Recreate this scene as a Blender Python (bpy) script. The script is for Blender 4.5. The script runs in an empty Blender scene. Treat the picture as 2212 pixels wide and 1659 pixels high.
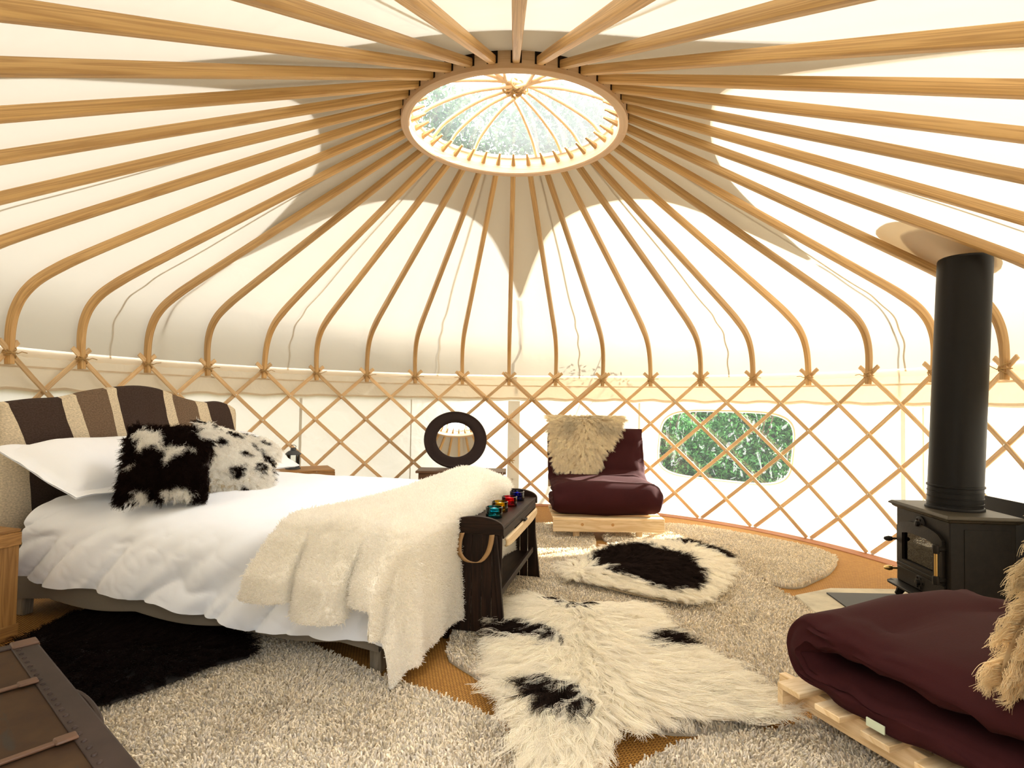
import bpy, math, random
import numpy as np
from mathutils import Vector, Matrix

S = bpy.context.scene
COL = S.collection
rad = math.radians

# ---------------------------------------------------------------- camera, world, sun, exposure
cam_d = bpy.data.cameras.new('camera')
cam_d.sensor_fit = 'HORIZONTAL'; cam_d.sensor_width = 36.0
cam_d.lens = 36.0 * 1234.95 / 2212.0
cam_d.clip_start = 0.02; cam_d.clip_end = 200
cam = bpy.data.objects.new('camera', cam_d); COL.objects.link(cam)
cam.matrix_world = (Matrix.Translation((0.0082, -3.1967, 1.0781)) @ Matrix.Rotation(-0.00021, 4, 'Z')
                    @ Matrix.Rotation(math.pi / 2 + 0.02827, 4, 'X') @ Matrix.Rotation(0.015415, 4, 'Z'))
S.camera = cam

SUN_AZ, SUN_EL = 66.0, 21.5
sun_d = bpy.data.lights.new('sun', 'SUN'); sun_d.energy = 32.0; sun_d.angle = rad(0.6); sun_d.color = (1.0, 0.95, 0.85)
sun = bpy.data.objects.new('sun', sun_d); COL.objects.link(sun)
_sv = Vector((math.sin(rad(SUN_AZ)) * math.cos(rad(SUN_EL)), math.cos(rad(SUN_AZ)) * math.cos(rad(SUN_EL)), math.sin(rad(SUN_EL))))
sun.location = _sv * 20
sun.rotation_euler = _sv.to_track_quat('Z', 'Y').to_euler()

world = bpy.data.worlds.new('sky'); S.world = world; world.use_nodes = True
wn = world.node_tree.nodes; wl = world.node_tree.links
wn['Background'].inputs['Color'].default_value = (0.95, 0.97, 1.0, 1)
# bright hazy sky, brightest round the sun
_g = wn.new('ShaderNodeNewGeometry'); _d = wn.new('ShaderNodeVectorMath'); _d.operation = 'DOT_PRODUCT'; _d.inputs[1].default_value = tuple(-c for c in _sv)
wl.new(_g.outputs['Incoming'], _d.inputs[0])
_m = wn.new('ShaderNodeMapRange'); _m.inputs['From Min'].default_value = 0.0; _m.inputs['From Max'].default_value = 1.0; _m.inputs['To Min'].default_value = 0.0; _m.inputs['To Max'].default_value = 2.5
wl.new(_d.outputs['Value'], _m.inputs['Value'])
_s = wn.new('ShaderNodeSeparateXYZ'); wl.new(_g.outputs['Incoming'], _s.inputs[0])
_z = wn.new('ShaderNodeMapRange'); _z.inputs['From Min'].default_value = -0.42; _z.inputs['From Max'].default_value = -1.0; _z.inputs['To Min'].default_value = 1.9; _z.inputs['To Max'].default_value = 17.0
wl.new(_s.outputs['Z'], _z.inputs['Value'])
_a = wn.new('ShaderNodeMath'); _a.operation = 'ADD'; wl.new(_m.outputs[0], _a.inputs[0]); wl.new(_z.outputs[0], _a.inputs[1]); wl.new(_a.outputs[0], wn['Background'].inputs['Strength'])

S.view_settings.view_transform = 'Standard'
S.view_settings.look = 'None'
S.view_settings.exposure = 0.2
S.view_settings.gamma = 1.0
S.view_settings.use_curve_mapping = False
cy = S.cycles
cy.max_bounces = 9; cy.diffuse_bounces = 6; cy.glossy_bounces = 4; cy.transmission_bounces = 6; cy.transparent_max_bounces = 10
cy.caustics_reflective = False; cy.caustics_refractive = False
cy.sample_clamp_indirect = 8.0

# ---------------------------------------------------------------- materials
MATS = {}
def newmat(name):
    m = bpy.data.materials.new(name); m.use_nodes = True
    nt = m.node_tree
    for n in list(nt.nodes):
        nt.nodes.remove(n)
    out = nt.nodes.new('ShaderNodeOutputMaterial')
    MATS[name] = m
    return m, nt, out
def N(nt, kind, **kw):
    n = nt.nodes.new(kind)
    for k, v in kw.items():
        if k in n.inputs.keys(): n.inputs[k].default_value = v
        else: setattr(n, k, v)
    return n
def rgb(c): return (c[0], c[1], c[2], 1.0)
def ramp(nt, stops, interp='LINEAR'):
    r = nt.nodes.new('ShaderNodeValToRGB'); e = r.color_ramp.elements; r.color_ramp.interpolation = interp
    while len(e) > 1: e.remove(e[-1])
    e[0].position = stops[0][0]; e[0].color = rgb(stops[0][1])
    for p, c in stops[1:]:
        x = e.new(p); x.color = rgb(c)
    return r
def coords(nt, which='Object', scale=(1, 1, 1), rot=(0, 0, 0)):
    t = nt.nodes.new('ShaderNodeTexCoord'); mp = nt.nodes.new('ShaderNodeMapping')
    mp.inputs['Scale'].default_value = scale; mp.inputs['Rotation'].default_value = rot
    nt.links.new(t.outputs[which], mp.inputs['Vector'])
    return mp.outputs['Vector']
def plain(name, c, rough=0.6, metal=0.0, var=0.0, vscale=8.0, bump=0.0, bscale=60.0, spec=0.5, c2=None, sheen=0.0, stretch=(1, 1, 1)):
    m, nt, out = newmat(name)
    b = N(nt, 'ShaderNodeBsdfPrincipled', Roughness=rough, Metallic=metal)
    b.inputs['Specular IOR Level'].default_value = spec
    if sheen: b.inputs['Sheen Weight'].default_value = sheen
    b.inputs['Base Color'].default_value = rgb(c)
    v = coords(nt, 'Object', stretch)
    if var or c2:
        n = N(nt, 'ShaderNodeTexNoise', Scale=vscale, Detail=6.0, Roughness=0.6); nt.links.new(v, n.inputs['Vector'])
        cc = c2 or tuple(x * (1 - var) for x in c)
        r = ramp(nt, [(0.32, cc), (0.68, c)]); nt.links.new(n.outputs['Fac'], r.inputs['Fac'])
        nt.links.new(r.outputs['Color'], b.inputs['Base Color'])
    if bump:
        n = N(nt, 'ShaderNodeTexNoise', Scale=bscale, Detail=4.0); nt.links.new(v, n.inputs['Vector'])
        bp = N(nt, 'ShaderNodeBump', Strength=bump, Distance=0.01); nt.links.new(n.outputs['Fac'], bp.inputs['Height'])
        nt.links.new(bp.outputs['Normal'], b.inputs['Normal'])
    nt.links.new(b.outputs['BSDF'], out.inputs['Surface'])
    return m
def wood(name, c1, c2, rough=0.45, scale=(1.5, 26, 26), ring=5.0, spec=0.5):
    """grain follows the U axis of the mesh (its longest direction); each object differs by its own random value"""
    m, nt, out = newmat(name)
    b = N(nt, 'ShaderNodeBsdfPrincipled', Roughness=rough); b.inputs['Specular IOR Level'].default_value = spec
    uv = nt.nodes.new('ShaderNodeUVMap'); uv.uv_map = 'UVMap'
    oi = nt.nodes.new('ShaderNodeObjectInfo')
    mul = N(nt, 'ShaderNodeVectorMath', operation='ADD')
    cmb = nt.nodes.new('ShaderNodeCombineXYZ')
    mm = N(nt, 'ShaderNodeMath', operation='MULTIPLY'); mm.inputs[1].default_value = 37.0
    nt.links.new(oi.outputs['Random'], mm.inputs[0])
    for k in 'XYZ': nt.links.new(mm.outputs[0], cmb.inputs[k])
    nt.links.new(uv.outputs['UV'], mul.inputs[0]); nt.links.new(cmb.outputs[0], mul.inputs[1])
    mp = nt.nodes.new('ShaderNodeMapping'); mp.inputs['Scale'].default_value = scale; nt.links.new(mul.outputs[0], mp.inputs['Vector'])
    n1 = N(nt, 'ShaderNodeTexNoise', Scale=1.6, Detail=3.0, Roughness=0.5, Distortion=0.7); nt.links.new(mp.outputs[0], n1.inputs['Vector'])
    sc = N(nt, 'ShaderNodeMath', operation='MULTIPLY'); sc.inputs[1].default_value = ring; nt.links.new(n1.outputs['Fac'], sc.inputs[0])
    fr = N(nt, 'ShaderNodeMath', operation='PINGPONG'); fr.inputs[1].default_value = 0.5; nt.links.new(sc.outputs[0], fr.inputs[0])
    n2 = N(nt, 'ShaderNodeTexNoise', Scale=9.0, Detail=5.0, Roughness=0.7); nt.links.new(mp.outputs[0], n2.inputs['Vector'])
    ad = N(nt, 'ShaderNodeMath', operation='MULTIPLY_ADD'); ad.inputs[1].default_value = 1.25; nt.links.new(fr.outputs[0], ad.inputs[0])
    s2 = N(nt, 'ShaderNodeMath', operation='MULTIPLY_ADD'); s2.inputs[1].default_value = 0.6; s2.inputs[2].default_value = -0.13
    nt.links.new(n2.outputs['Fac'], s2.inputs[0]); nt.links.new(s2.outputs[0], ad.inputs[2])
    r = ramp(nt, [(0.05, c2), (0.75, c1)]); nt.links.new(ad.outputs[0], r.inputs['Fac'])
    hv = N(nt, 'ShaderNodeHueSaturation'); 
    mr = N(nt, 'ShaderNodeMapRange'); mr.inputs['To Min'].default_value = 0.78; mr.inputs['To Max'].default_value = 1.12
    nt.links.new(oi.outputs['Random'], mr.inputs['Value']); nt.links.new(mr.outputs[0], hv.inputs['Value'])
    nt.links.new(r.outputs['Color'], hv.inputs['Color']); nt.links.new(hv.outputs['Color'], b.inputs['Base Color'])
    bp = N(nt, 'ShaderNodeBump', Strength=0.15, Distance=0.003); nt.links.new(ad.outputs[0], bp.inputs['Height']); nt.links.new(bp.outputs['Normal'], b.inputs['Normal'])
    nt.links.new(b.outputs['BSDF'], out.inputs['Surface'])
    return m
def cloth(name, trans, refl, mixf=0.5, bump=0.25, wr=3.0):
    """translucent woven canvas with faint soft creases"""
    m, nt, out = newmat(name)
    d = N(nt, 'ShaderNodeBsdfDiffuse', Color=rgb(refl)); t = N(nt, 'ShaderNodeBsdfTranslucent', Color=rgb(trans))
    mx = N(nt, 'ShaderNodeMixShader'); mx.inputs[0].default_value = mixf
    v = coords(nt, 'Object')
    n = N(nt, 'ShaderNodeTexNoise', Scale=wr, Detail=3.0, Distortion=0.6); nt.links.new(v, n.inputs['Vector'])
    bp = N(nt, 'ShaderNodeBump', Strength=bump, Distance=0.03); nt.links.new(n.outputs['Fac'], bp.inputs['Height'])
    nt.links.new(bp.outputs['Normal'], d.inputs['Normal']); nt.links.new(bp.outputs['Normal'], t.inputs['Normal'])
    nt.links.new(d.outputs[0], mx.inputs[1]); nt.links.new(t.outputs[0], mx.inputs[2]); nt.links.new(mx.outputs[0], out.inputs['Surface'])
    return m
def fibre(name, trans=0.35, rough=1.0):
    """hair and pile: colour is stored on every strand"""
    m, nt, out = newmat(name)
    a = nt.nodes.new('ShaderNodeAttribute'); a.attribute_name = 'Col'
    d = N(nt, 'ShaderNodeBsdfDiffuse'); t = N(nt, 'ShaderNodeBsdfTranslucent'); mx = N(nt, 'ShaderNodeMixShader'); mx.inputs[0].default_value = trans
    nt.links.new(a.outputs['Color'], d.inputs['Color']); nt.links.new(a.outputs['Color'], t.inputs['Color'])
    nt.links.new(d.outputs[0], mx.inputs[1]); nt.links.new(t.outputs[0], mx.inputs[2]); nt.links.new(mx.outputs[0], out.inputs['Surface'])
    return m
def clear(name, haze, hcol=(0.95, 0.97, 1.0), gloss=0.03, crinkle_glare=0.0):
    """clear plastic sheet: see-through, a little milky, a little shiny"""
    m, nt, out = newmat(name)
    tr = N(nt, 'ShaderNodeBsdfTransparent', Color=(0.96, 0.98, 0.98, 1)); tl = N(nt, 'ShaderNodeBsdfTranslucent', Color=rgb(hcol))
    gl = N(nt, 'ShaderNodeBsdfGlossy', Roughness=0.12)
    m1 = N(nt, 'ShaderNodeMixShader'); m2 = N(nt, 'ShaderNodeMixShader'); m1.inputs[0].default_value = haze; m2.inputs[0].default_value = gloss
    if crinkle_glare:
        v = coords(nt, 'Object', (2.0, 2.0, 1.2), (0.3, 0.6, 0.5))
        n = N(nt, 'ShaderNodeTexNoise', Scale=5.0, Detail=2.0, Distortion=2.5); nt.links.new(v, n.inputs['Vector'])
        r = ramp(nt, [(0.60, (haze,) * 3), (0.66, (crinkle_glare,) * 3), (0.70, (haze,) * 3)]); nt.links.new(n.outputs['Fac'], r.inputs['Fac'])  # glare on the sheet's crinkles, put in as milky streaks
        nt.links.new(r.outputs['Color'], m1.inputs[0])
    nt.links.new(tr.outputs[0], m1.inputs[1]); nt.links.new(tl.outputs[0], m1.inputs[2])
    nt.links.new(m1.outputs[0], m2.inputs[1]); nt.links.new(gl.outputs[0], m2.inputs[2]); nt.links.new(m2.outputs[0], out.inputs['Surface'])
    return m
def glass(name, c, rough=0.02):
    m, nt, out = newmat(name)
    tr = N(nt, 'ShaderNodeBsdfTransparent', Color=rgb(c)); gl = N(nt, 'ShaderNodeBsdfGlossy', Roughness=rough)
    fr = N(nt, 'ShaderNodeFresnel', IOR=1.5); mx = N(nt, 'ShaderNodeMixShader')
    nt.links.new(fr.outputs[0], mx.inputs[0]); nt.links.new(tr.outputs[0], mx.inputs[1]); nt.links.new(gl.outputs[0], mx.inputs[2]); nt.links.new(mx.outputs[0], out.inputs['Surface'])
    return m

M_CANVAS = cloth('roof_canvas', (0.160, 0.143, 0.113), (0.76, 0.71, 0.61), 0.50)
M_VAL = cloth('valance_canvas', (0.64, 0.54, 0.41), (0.84, 0.74, 0.60), 0.55, 0.2)
M_WALLC = cloth('wall_canvas', (0.43, 0.40, 0.34), (0.76, 0.72, 0.64), 0.50, 0.3, 5.0)
M_STAR = cloth('star_canvas', (0.36, 0.315, 0.25), (0.72, 0.66, 0.56), 0.50)
M_SEAM = cloth('seam_tape', (0.46, 0.36, 0.24), (0.70, 0.58, 0.42), 0.45, 0.0)
M_FLASH = cloth('tan_patch', (0.55, 0.40, 0.23), (0.66, 0.50, 0.32), 0.50, 0.0)
M_ASH = wood('ash_wood', (0.64, 0.405, 0.165), (0.41, 0.23, 0.08), 0.45, (0.6, 34, 34), 4.5)
M_LATH = wood('lath_wood', (0.78, 0.56, 0.31), (0.60, 0.38, 0.18), 0.5, (1.2, 30, 30), 4.0)
M_RING = wood('crown_wood', (0.80, 0.57, 0.37), (0.66, 0.44, 0.26), 0.5, (0.6, 20, 20), 4.0)
M_HOOP = plain('peeled_rod', (0.80, 0.58, 0.36), 0.5, var=0.15, vscale=20)
M_PINE = wood('pine', (0.80, 0.60, 0.35), (0.62, 0.41, 0.19), 0.5, (1.5, 16, 16), 4.0)
M_CRATE = wood('crate_wood', (0.42, 0.215, 0.06), (0.24, 0.11, 0.028), 0.6, (1.5, 18, 18), 4.0)
M_DARKW = wood('dark_stained_wood', (0.024, 0.011, 0.006), (0.008, 0.004, 0.0025), 0.45, (1.5, 20, 20), 4.0, spec=0.14)
M_CHEST = wood('chest_wood', (0.20, 0.105, 0.05), (0.09, 0.045, 0.02), 0.5, (1.5, 18, 18), 4.0)
M_GREYW = wood('grey_wood', (0.24, 0.20, 0.14), (0.14, 0.11, 0.075), 0.7, (1.5, 18, 18), 4.0)
M_CORD = plain('jute_cord', (0.42, 0.27, 0.11), 0.9)
M_RIVET = plain('rivet_steel', (0.72, 0.68, 0.60), 0.3, 0.9)
M_WHITE = plain('white_cotton', (0.88, 0.90, 0.93), 0.85, bump=0.10, bscale=14.0, spec=0.2)
M_MATT = plain('grey_ticking', (0.20, 0.165, 0.12), 0.9, bump=0.1)
M_WINE = plain('wine_cotton', (0.038, 0.0068, 0.0070), 0.9, bump=0.12, bscale=300.0, spec=0.15, sheen=0.0, var=0.15, vscale=5)
M_IRON = plain('cast_iron', (0.013, 0.010, 0.007), 0.5, 0.0, var=0.4, vscale=30, bump=0.06, bscale=120, spec=0.2)
M_IRONTOP = plain('dusty_iron', (0.050, 0.040, 0.024), 0.5, 0.1, var=0.45, vscale=9, spec=0.3)
M_FLUE = plain('flue_enamel', (0.008, 0.007, 0.006), 0.45, 0.0, spec=0.15)
M_BRASS = plain('brass', (0.56, 0.38, 0.14), 0.3, 1.0)
M_SHIELD = plain('black_panel', (0.006, 0.006, 0.006), 0.6)
M_STONE = plain('hearth_stone', (0.53, 0.45, 0.30), 0.75, var=0.35, vscale=6, bump=0.2, bscale=40)
M_SLATE = plain('hearth_plate', (0.035, 0.034, 0.03), 0.6, spec=0.2)
M_WICK = plain('dark_wicker', (0.022, 0.011, 0.009), 0.5, bump=0.35, bscale=150, spec=0.2)
M_LANT = plain('lantern_metal', (0.055, 0.060, 0.065), 0.45, 0.3)
M_WAX = plain('candle_wax', (0.86, 0.80, 0.66), 0.5)
M_ALU = plain('tealight_tin', (0.80, 0.80, 0.80), 0.3, 0.8)
M_HIDE = plain('sheep_hide', (0.60, 0.48, 0.30), 0.9)
M_HIDED = plain('dark_hide', (0.012, 0.008, 0.006), 0.9)
M_HIDEB = plain('black_hide', (0.03, 0.02, 0.017), 0.9)
M_BACK = plain('rug_backing', (0.40, 0.35, 0.26), 0.9)
M_FLEECE = plain('fleece_base', (0.97, 0.92, 0.81), 0.95, bump=0.5, bscale=90.0)
M_FUR = fibre('sheep_fur', 0.45)
M_PILE = fibre('rug_yarn', 0.18)
M_STRAP = plain('leather_strap', (0.34, 0.19, 0.07), 0.6, var=0.3)
M_LEATH = plain('leather_tab', (0.11, 0.048, 0.02), 0.5, var=0.4, vscale=20)
M_TMETAL = plain('trunk_band', (0.045, 0.028, 0.021), 0.52, 0.1, spec=0.2, var=0.35, vscale=10)
M_TAG = plain('pale_tag', (0.55, 0.60, 0.42), 0.8)
M_MIRROR = plain('mirror_glass', (0.92, 0.93, 0.93), 0.0, 1.0)
M_WINDOW = clear('window_plastic', 0.008, crinkle_glare=0.085)
M_DOME = clear('dome_plastic', 0.045, (0.95, 0.97, 1.0))
M_STOVEGL = glass('stove_glass', (0.12, 0.11, 0.10))
M_LGLASS = glass('lantern_glass', (0.93, 0.95, 0.94))
M_FIREIN = plain('firebox', (0.012, 0.010, 0.008), 0.9)
M_BARK = plain('bark', (0.13, 0.09, 0.06), 0.9, bump=0.5, bscale=30)

def m_sisal():
    m, nt, out = newmat('sisal')
    b = N(nt, 'ShaderNodeBsdfPrincipled', Roughness=0.8); b.inputs['Specular IOR Level'].default_value = 0.25
    v = coords(nt, 'Object', (1, 1, 1), (0, 0, rad(33)))
    br = nt.nodes.new('ShaderNodeTexBrick'); br.offset = 0.5
    br.inputs['Color1'].default_value = (0.50, 0.255, 0.05, 1); br.inputs['Color2'].default_value = (0.40, 0.19, 0.036, 1); br.inputs['Mortar'].default_value = (0.10, 0.036, 0.006, 1)
    br.inputs['Scale'].default_value = 1.0; br.inputs['Mortar Size'].default_value = 0.0021; br.inputs['Mortar Smooth'].default_value = 0.6
    br.inputs['Brick Width'].default_value = 0.017; br.inputs['Row Height'].default_value = 0.0085
    nt.links.new(v, br.inputs['Vector']); nt.links.new(br.outputs['Color'], b.inputs['Base Color'])
    nt.links.new(b.outputs['BSDF'], out.inputs['Surface'])
    return m
M_SISAL = m_sisal()
M_BORDER = plain('sisal_border', (0.30, 0.10, 0.022), 0.7, var=0.2, vscale=30, bump=0.1)

def m_stripes():
    """woven blanket: broad cream, charcoal and heather-brown bands across the headboard"""
    m, nt, out = newmat('striped_wool')
    b = N(nt, 'ShaderNodeBsdfPrincipled', Roughness=0.95); b.inputs['Specular IOR Level'].default_value = 0.1
    uv = nt.nodes.new('ShaderNodeUVMap'); uv.uv_map = 'UVMap'
    nz = N(nt, 'ShaderNodeTexNoise', Scale=6.0, Detail=2.0); nt.links.new(uv.outputs['UV'], nz.inputs['Vector'])
    sp = nt.nodes.new('ShaderNodeSeparateXYZ'); nt.links.new(uv.outputs['UV'], sp.inputs[0])
    ma = N(nt, 'ShaderNodeMath', operation='MULTIPLY_ADD'); ma.inputs[1].default_value = 0.012; nt.links.new(nz.outputs['Fac'], ma.inputs[0]); nt.links.new(sp.outputs[0], ma.inputs[2])
    cr, dk, br_ = (0.66, 0.56, 0.40), (0.058, 0.038, 0.030), (0.17, 0.115, 0.075)
    st = [(0, cr), (0.033, dk), (0.198, cr), (0.25, br_), (0.363, cr), (0.40, dk), (0.605, cr), (0.65, br_), (0.77, cr), (0.836, dk), (0.96, cr)]
    r = ramp(nt, st, 'CONSTANT'); nt.links.new(ma.outputs[0], r.inputs['Fac'])
    n2 = N(nt, 'ShaderNodeTexNoise', Scale=160.0, Detail=3.0); nt.links.new(uv.outputs['UV'], n2.inputs['Vector'])
    mr = N(nt, 'ShaderNodeMapRange'); mr.inputs['From Min'].default_value = 0.3; mr.inputs['From Max'].default_value = 0.7; mr.inputs['To Min'].default_value = 0.72; mr.inputs['To Max'].default_value = 1.2
    nt.links.new(n2.outputs['Fac'], mr.inputs['Value'])
    hv = N(nt, 'ShaderNodeHueSaturation'); nt.links.new(mr.outputs[0], hv.inputs['Value']); nt.links.new(r.outputs['Color'], hv.inputs['Color'])
    nt.links.new(hv.outputs['Color'], b.inputs['Base Color'])
    bp = N(nt, 'ShaderNodeBump', Strength=0.3, Distance=0.004); nt.links.new(n2.outputs['Fac'], bp.inputs['Height']); nt.links.new(bp.outputs['Normal'], b.inputs['Normal'])
    nt.links.new(b.outputs['BSDF'], out.inputs['Surface'])
    return m
M_STRIPE = m_stripes()

def m_trunk():
    """worn brown fibre panel with the remains of rubbed-off grey paint"""
    m, nt, out = newmat('trunk_panel')
    b = N(nt, 'ShaderNodeBsdfPrincipled', Roughness=0.65); b.inputs['Specular IOR Level'].default_value = 0.15
    v = coords(nt, 'Object')
    n = N(nt, 'ShaderNodeTexNoise', Scale=7.0, Detail=6.0, Roughness=0.65); nt.links.new(v, n.inputs['Vector'])
    r = ramp(nt, [(0.3, (0.030, 0.014, 0.006)), (0.7, (0.060, 0.031, 0.012))]); nt.links.new(n.outputs['Fac'], r.inputs['Fac'])
    v2 = coords(nt, 'Object', (3.0, 11.0, 1.0), (0, 0, 0.2))
    n2 = N(nt, 'ShaderNodeTexNoise', Scale=2.0, Detail=4.0, Distortion=1.5); nt.links.new(v2, n2.inputs['Vector'])
    r2 = ramp(nt, [(0.56, (0, 0, 0)), (0.66, (0.7, 0.7, 0.7))]); nt.links.new(n2.outputs['Fac'], r2.inputs['Fac'])
    mx = nt.nodes.new('ShaderNodeMixRGB'); mx.inputs[2].default_value = (0.030, 0.026, 0.020, 1)
    nt.links.new(r2.outputs['Color'], mx.inputs[0]); nt.links.new(r.outputs['Color'], mx.inputs[1]); nt.links.new(mx.outputs[0], b.inputs['Base Color'])
    nt.links.new(b.outputs['BSDF'], out.inputs['Surface'])
    return m
M_TRUNK = m_trunk()
def m_leaf(name, c1, c2):
    m, nt, out = newmat(name)
    g = nt.nodes.new('ShaderNodeNewGeometry')
    r = ramp(nt, [(0.0, c1), (1.0, c2)]); nt.links.new(g.outputs['Random Per Island'], r.inputs['Fac'])
    d = N(nt, 'ShaderNodeBsdfDiffuse'); t = N(nt, 'ShaderNodeBsdfTranslucent'); mx = N(nt, 'ShaderNodeMixShader'); mx.inputs[0].default_value = 0.45
    gl = N(nt, 'ShaderNodeBsdfGlossy', Roughness=0.35); m2 = N(nt, 'ShaderNodeMixShader'); m2.inputs[0].default_value = 0.012
    for x in (d, t): nt.links.new(r.outputs['Color'], x.inputs['Color'])
    nt.links.new(d.outputs[0], mx.inputs[1]); nt.links.new(t.outputs[0], mx.inputs[2])
    nt.links.new(mx.outputs[0], m2.inputs[1]); nt.links.new(gl.outputs[0], m2.inputs[2]); nt.links.new(m2.outputs[0], out.inputs['Surface'])
    return m
M_LEAF = m_leaf('shrub_leaf', (0.006, 0.042, 0.010), (0.095, 0.27, 0.065))
M_LEAFT = m_leaf('tree_leaf', (0.030, 0.075, 0.028), (0.105, 0.175, 0.075))
M_GRASS = plain('grass', (0.13, 0.13, 0.07), 0.95, var=0.5, vscale=3.0)

# ---------------------------------------------------------------- mesh helpers
class MB:
    def __init__(s): s.v = []; s.f = []; s.uv = []; s.n = 0
    def add(s, verts, faces, uvs=None):
        verts = [tuple(map(float, p)) for p in verts]
        for fi, f in enumerate(faces):
            s.f.append(tuple(i + s.n for i in f))
            s.uv.append([tuple(uvs[i]) for i in f] if uvs is not None else None)
        s.v += verts; s.n += len(verts)
        return s
    def box(s, c, d, rot=None, taper=None):
        """box with chamfered look left to the bevel modifier; UV's U runs along the longest side"""
        hx, hy, hz = d[0] / 2, d[1] / 2, d[2] / 2
        P = []
        for z in (-1, 1):
            for x, y in ((-1, -1), (1, -1), (1, 1), (-1, 1)):
                t = taper if (taper and z < 0) else 1.0
                P.append(Vector((x * hx * t, y * hy * t, z * hz)))
        L = max(range(3), key=lambda k: d[k]); o = [k for k in range(3) if k != L]
        R = rot if isinstance(rot, Matrix) else (Matrix.Rotation(rot, 3, 'Z') if rot else None)
        F = [(0, 3, 2, 1), (4, 5, 6, 7), (0, 1, 5, 4), (1, 2, 6, 5), (2, 3, 7, 6), (3, 0, 4, 7)]
        Q = [(R @ p if R else p) + Vector(c) for p in P]
        n0 = s.n
        for q in Q: s.v.append(tuple(q))
        s.n += 8
        for f in F:
            s.f.append(tuple(i + n0 for i in f))
            s.uv.append([(P[i][L], P[i][o[0]] + P[i][o[1]]) for i in f])
        return s
    def bar(s, a, b, w, h, up=(0, 0, 1), w2=None, h2=None):
        """rectangular bar from a to b; w across, h along up"""
        a, b = Vector(a), Vector(b); d = (b - a); L = d.length; d.normalize()
        x = d.cross(Vector(up)); x.normalize(); y = x.cross(d)
        w2 = w2 or w; h2 = h2 or h; V = []; U = []
        for p, ww, hh, u in ((a, w, h, 0), (b, w2, h2, L)):
            for i, j in ((-1, -1), (1, -1), (1, 1), (-1, 1)):
                V.append(p + x * i * ww / 2 + y * j * hh / 2); U.append((u, (i * ww + j * hh) / 2))
        return s.add(V, [(3, 2, 1, 0), (4, 5, 6, 7), (0, 1, 5, 4), (1, 2, 6, 5), (2, 3, 7, 6), (3, 0, 4, 7)], U)
    def tube(s, pts, r, k=8, closed=False, cap=True, sq=None, up=None, flat=1.0):
        """round (or rounded-square when sq is set) tube along pts; r number or list"""
        P = [Vector(p) for p in pts]; n = len(P)
        rr = r if hasattr(r, '__len__') else [r] * n
        V = []; U = []; L = 0.0; px = None
        for i in range(n):
            if closed: t = P[(i + 1) % n] - P[(i - 1) % n]
            else: t = P[min(i + 1, n - 1)] - P[max(i - 1, 0)]
            t.normalize()
            if i: L += (P[i] - P[i - 1]).length
            if up is not None: x = t.cross(Vector(up))
            elif px is None: x = t.cross(Vector((0, 0, 1)) if abs(t.z) < 0.9 else Vector((1, 0, 0)))
            else: x = px - t * px.dot(t)
            x.normalize(); px = x; y = x.cross(t)
            for j in range(k):
                a = 2 * math.pi * (j + 0.5) / k; c, sn = math.cos(a), math.sin(a)
                if sq: c = math.copysign(abs(c) ** sq, c); sn = math.copysign(abs(sn) ** sq, sn)
                V.append(P[i] + (x * c + y * sn * flat) * rr[i]); U.append((L, a * 0.02 if not sq else (c + sn) * rr[i]))
        F = []
        for i in range(n if closed else n - 1):
            for j in range(k):
                F.append((i * k + j, i * k + (j + 1) % k, ((i + 1) % n) * k + (j + 1) % k, ((i + 1) % n) * k + j))
        if cap and not closed:
            F.append(tuple(range(k - 1, -1, -1))); F.append(tuple((n - 1) * k + j for j in range(k)))
        return s.add(V, F, U)
    def lathe(s, prof, c=(0, 0, 0), k=24, R=None, closed=False, cap=True):
        """revolve (r, z) pairs about Z"""
        V = []; U = []; n = len(prof); L = 0
        for i, (r, z) in enumerate(prof):
            if i: L += math.hypot(r - prof[i - 1][0], z - prof[i - 1][1])
            for j in range(k):
                a = 2 * math.pi * j / k; p = Vector((r * math.cos(a), r * math.sin(a), z))
                V.append((R @ p if R else p) + Vector(c)); U.append((a * max(r, 0.02), L))
        F = []
        for i in range(n if closed else n - 1):
            for j in range(k): F.append((i * k + j, i * k + (j + 1) % k, ((i + 1) % n) * k + (j + 1) % k, ((i + 1) % n) * k + j))
        if not closed and cap:
            if prof[0][0] > 1e-4: F.append(tuple(range(k - 1, -1, -1)))
            if prof[-1][0] > 1e-4: F.append(tuple((n - 1) * k + j for j in range(k)))
        return s.add(V, F, U)
    def grid(s, A, closed_u=False, closed_v=False, uv=None):
        A = np.asarray(A, float); m, n = A.shape[:2]
        F = []
        for i in range(m if closed_u else m - 1):
            for j in range(n if closed_v else n - 1):
                F.append((i * n + j, ((i + 1) % m) * n + j, ((i + 1) % m) * n + (j + 1) % n, i * n + (j + 1) % n))
        if uv is None:
            uu, vv = np.meshgrid(np.linspace(0, 1, m), np.linspace(0, 1, n), indexing='ij'); uv = np.stack([uu, vv], -1)
        return s.add(A.reshape(-1, 3).tolist(), F, np.asarray(uv).reshape(-1, 2).tolist())
    def prism(s, poly, z0, z1, R=None, c=(0, 0, 0)):
        """extrude a 2-D outline between z0 and z1 (in the frame R, c)"""
        n = len(poly)
        V = [Vector((x, y, z0)) for x, y in poly] + [Vector((x, y, z1)) for x, y in poly]
        U = [(p.x, p.y + p.z) for p in V]
        V = [(R @ p if R else p) + Vector(c) for p in V]
        F = [tuple(range(n - 1, -1, -1)), tuple(range(n, 2 * n))] + [(i, (i + 1) % n, n + (i + 1) % n, n + i) for i in range(n)]
        return s.add(V, F, U)
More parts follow.
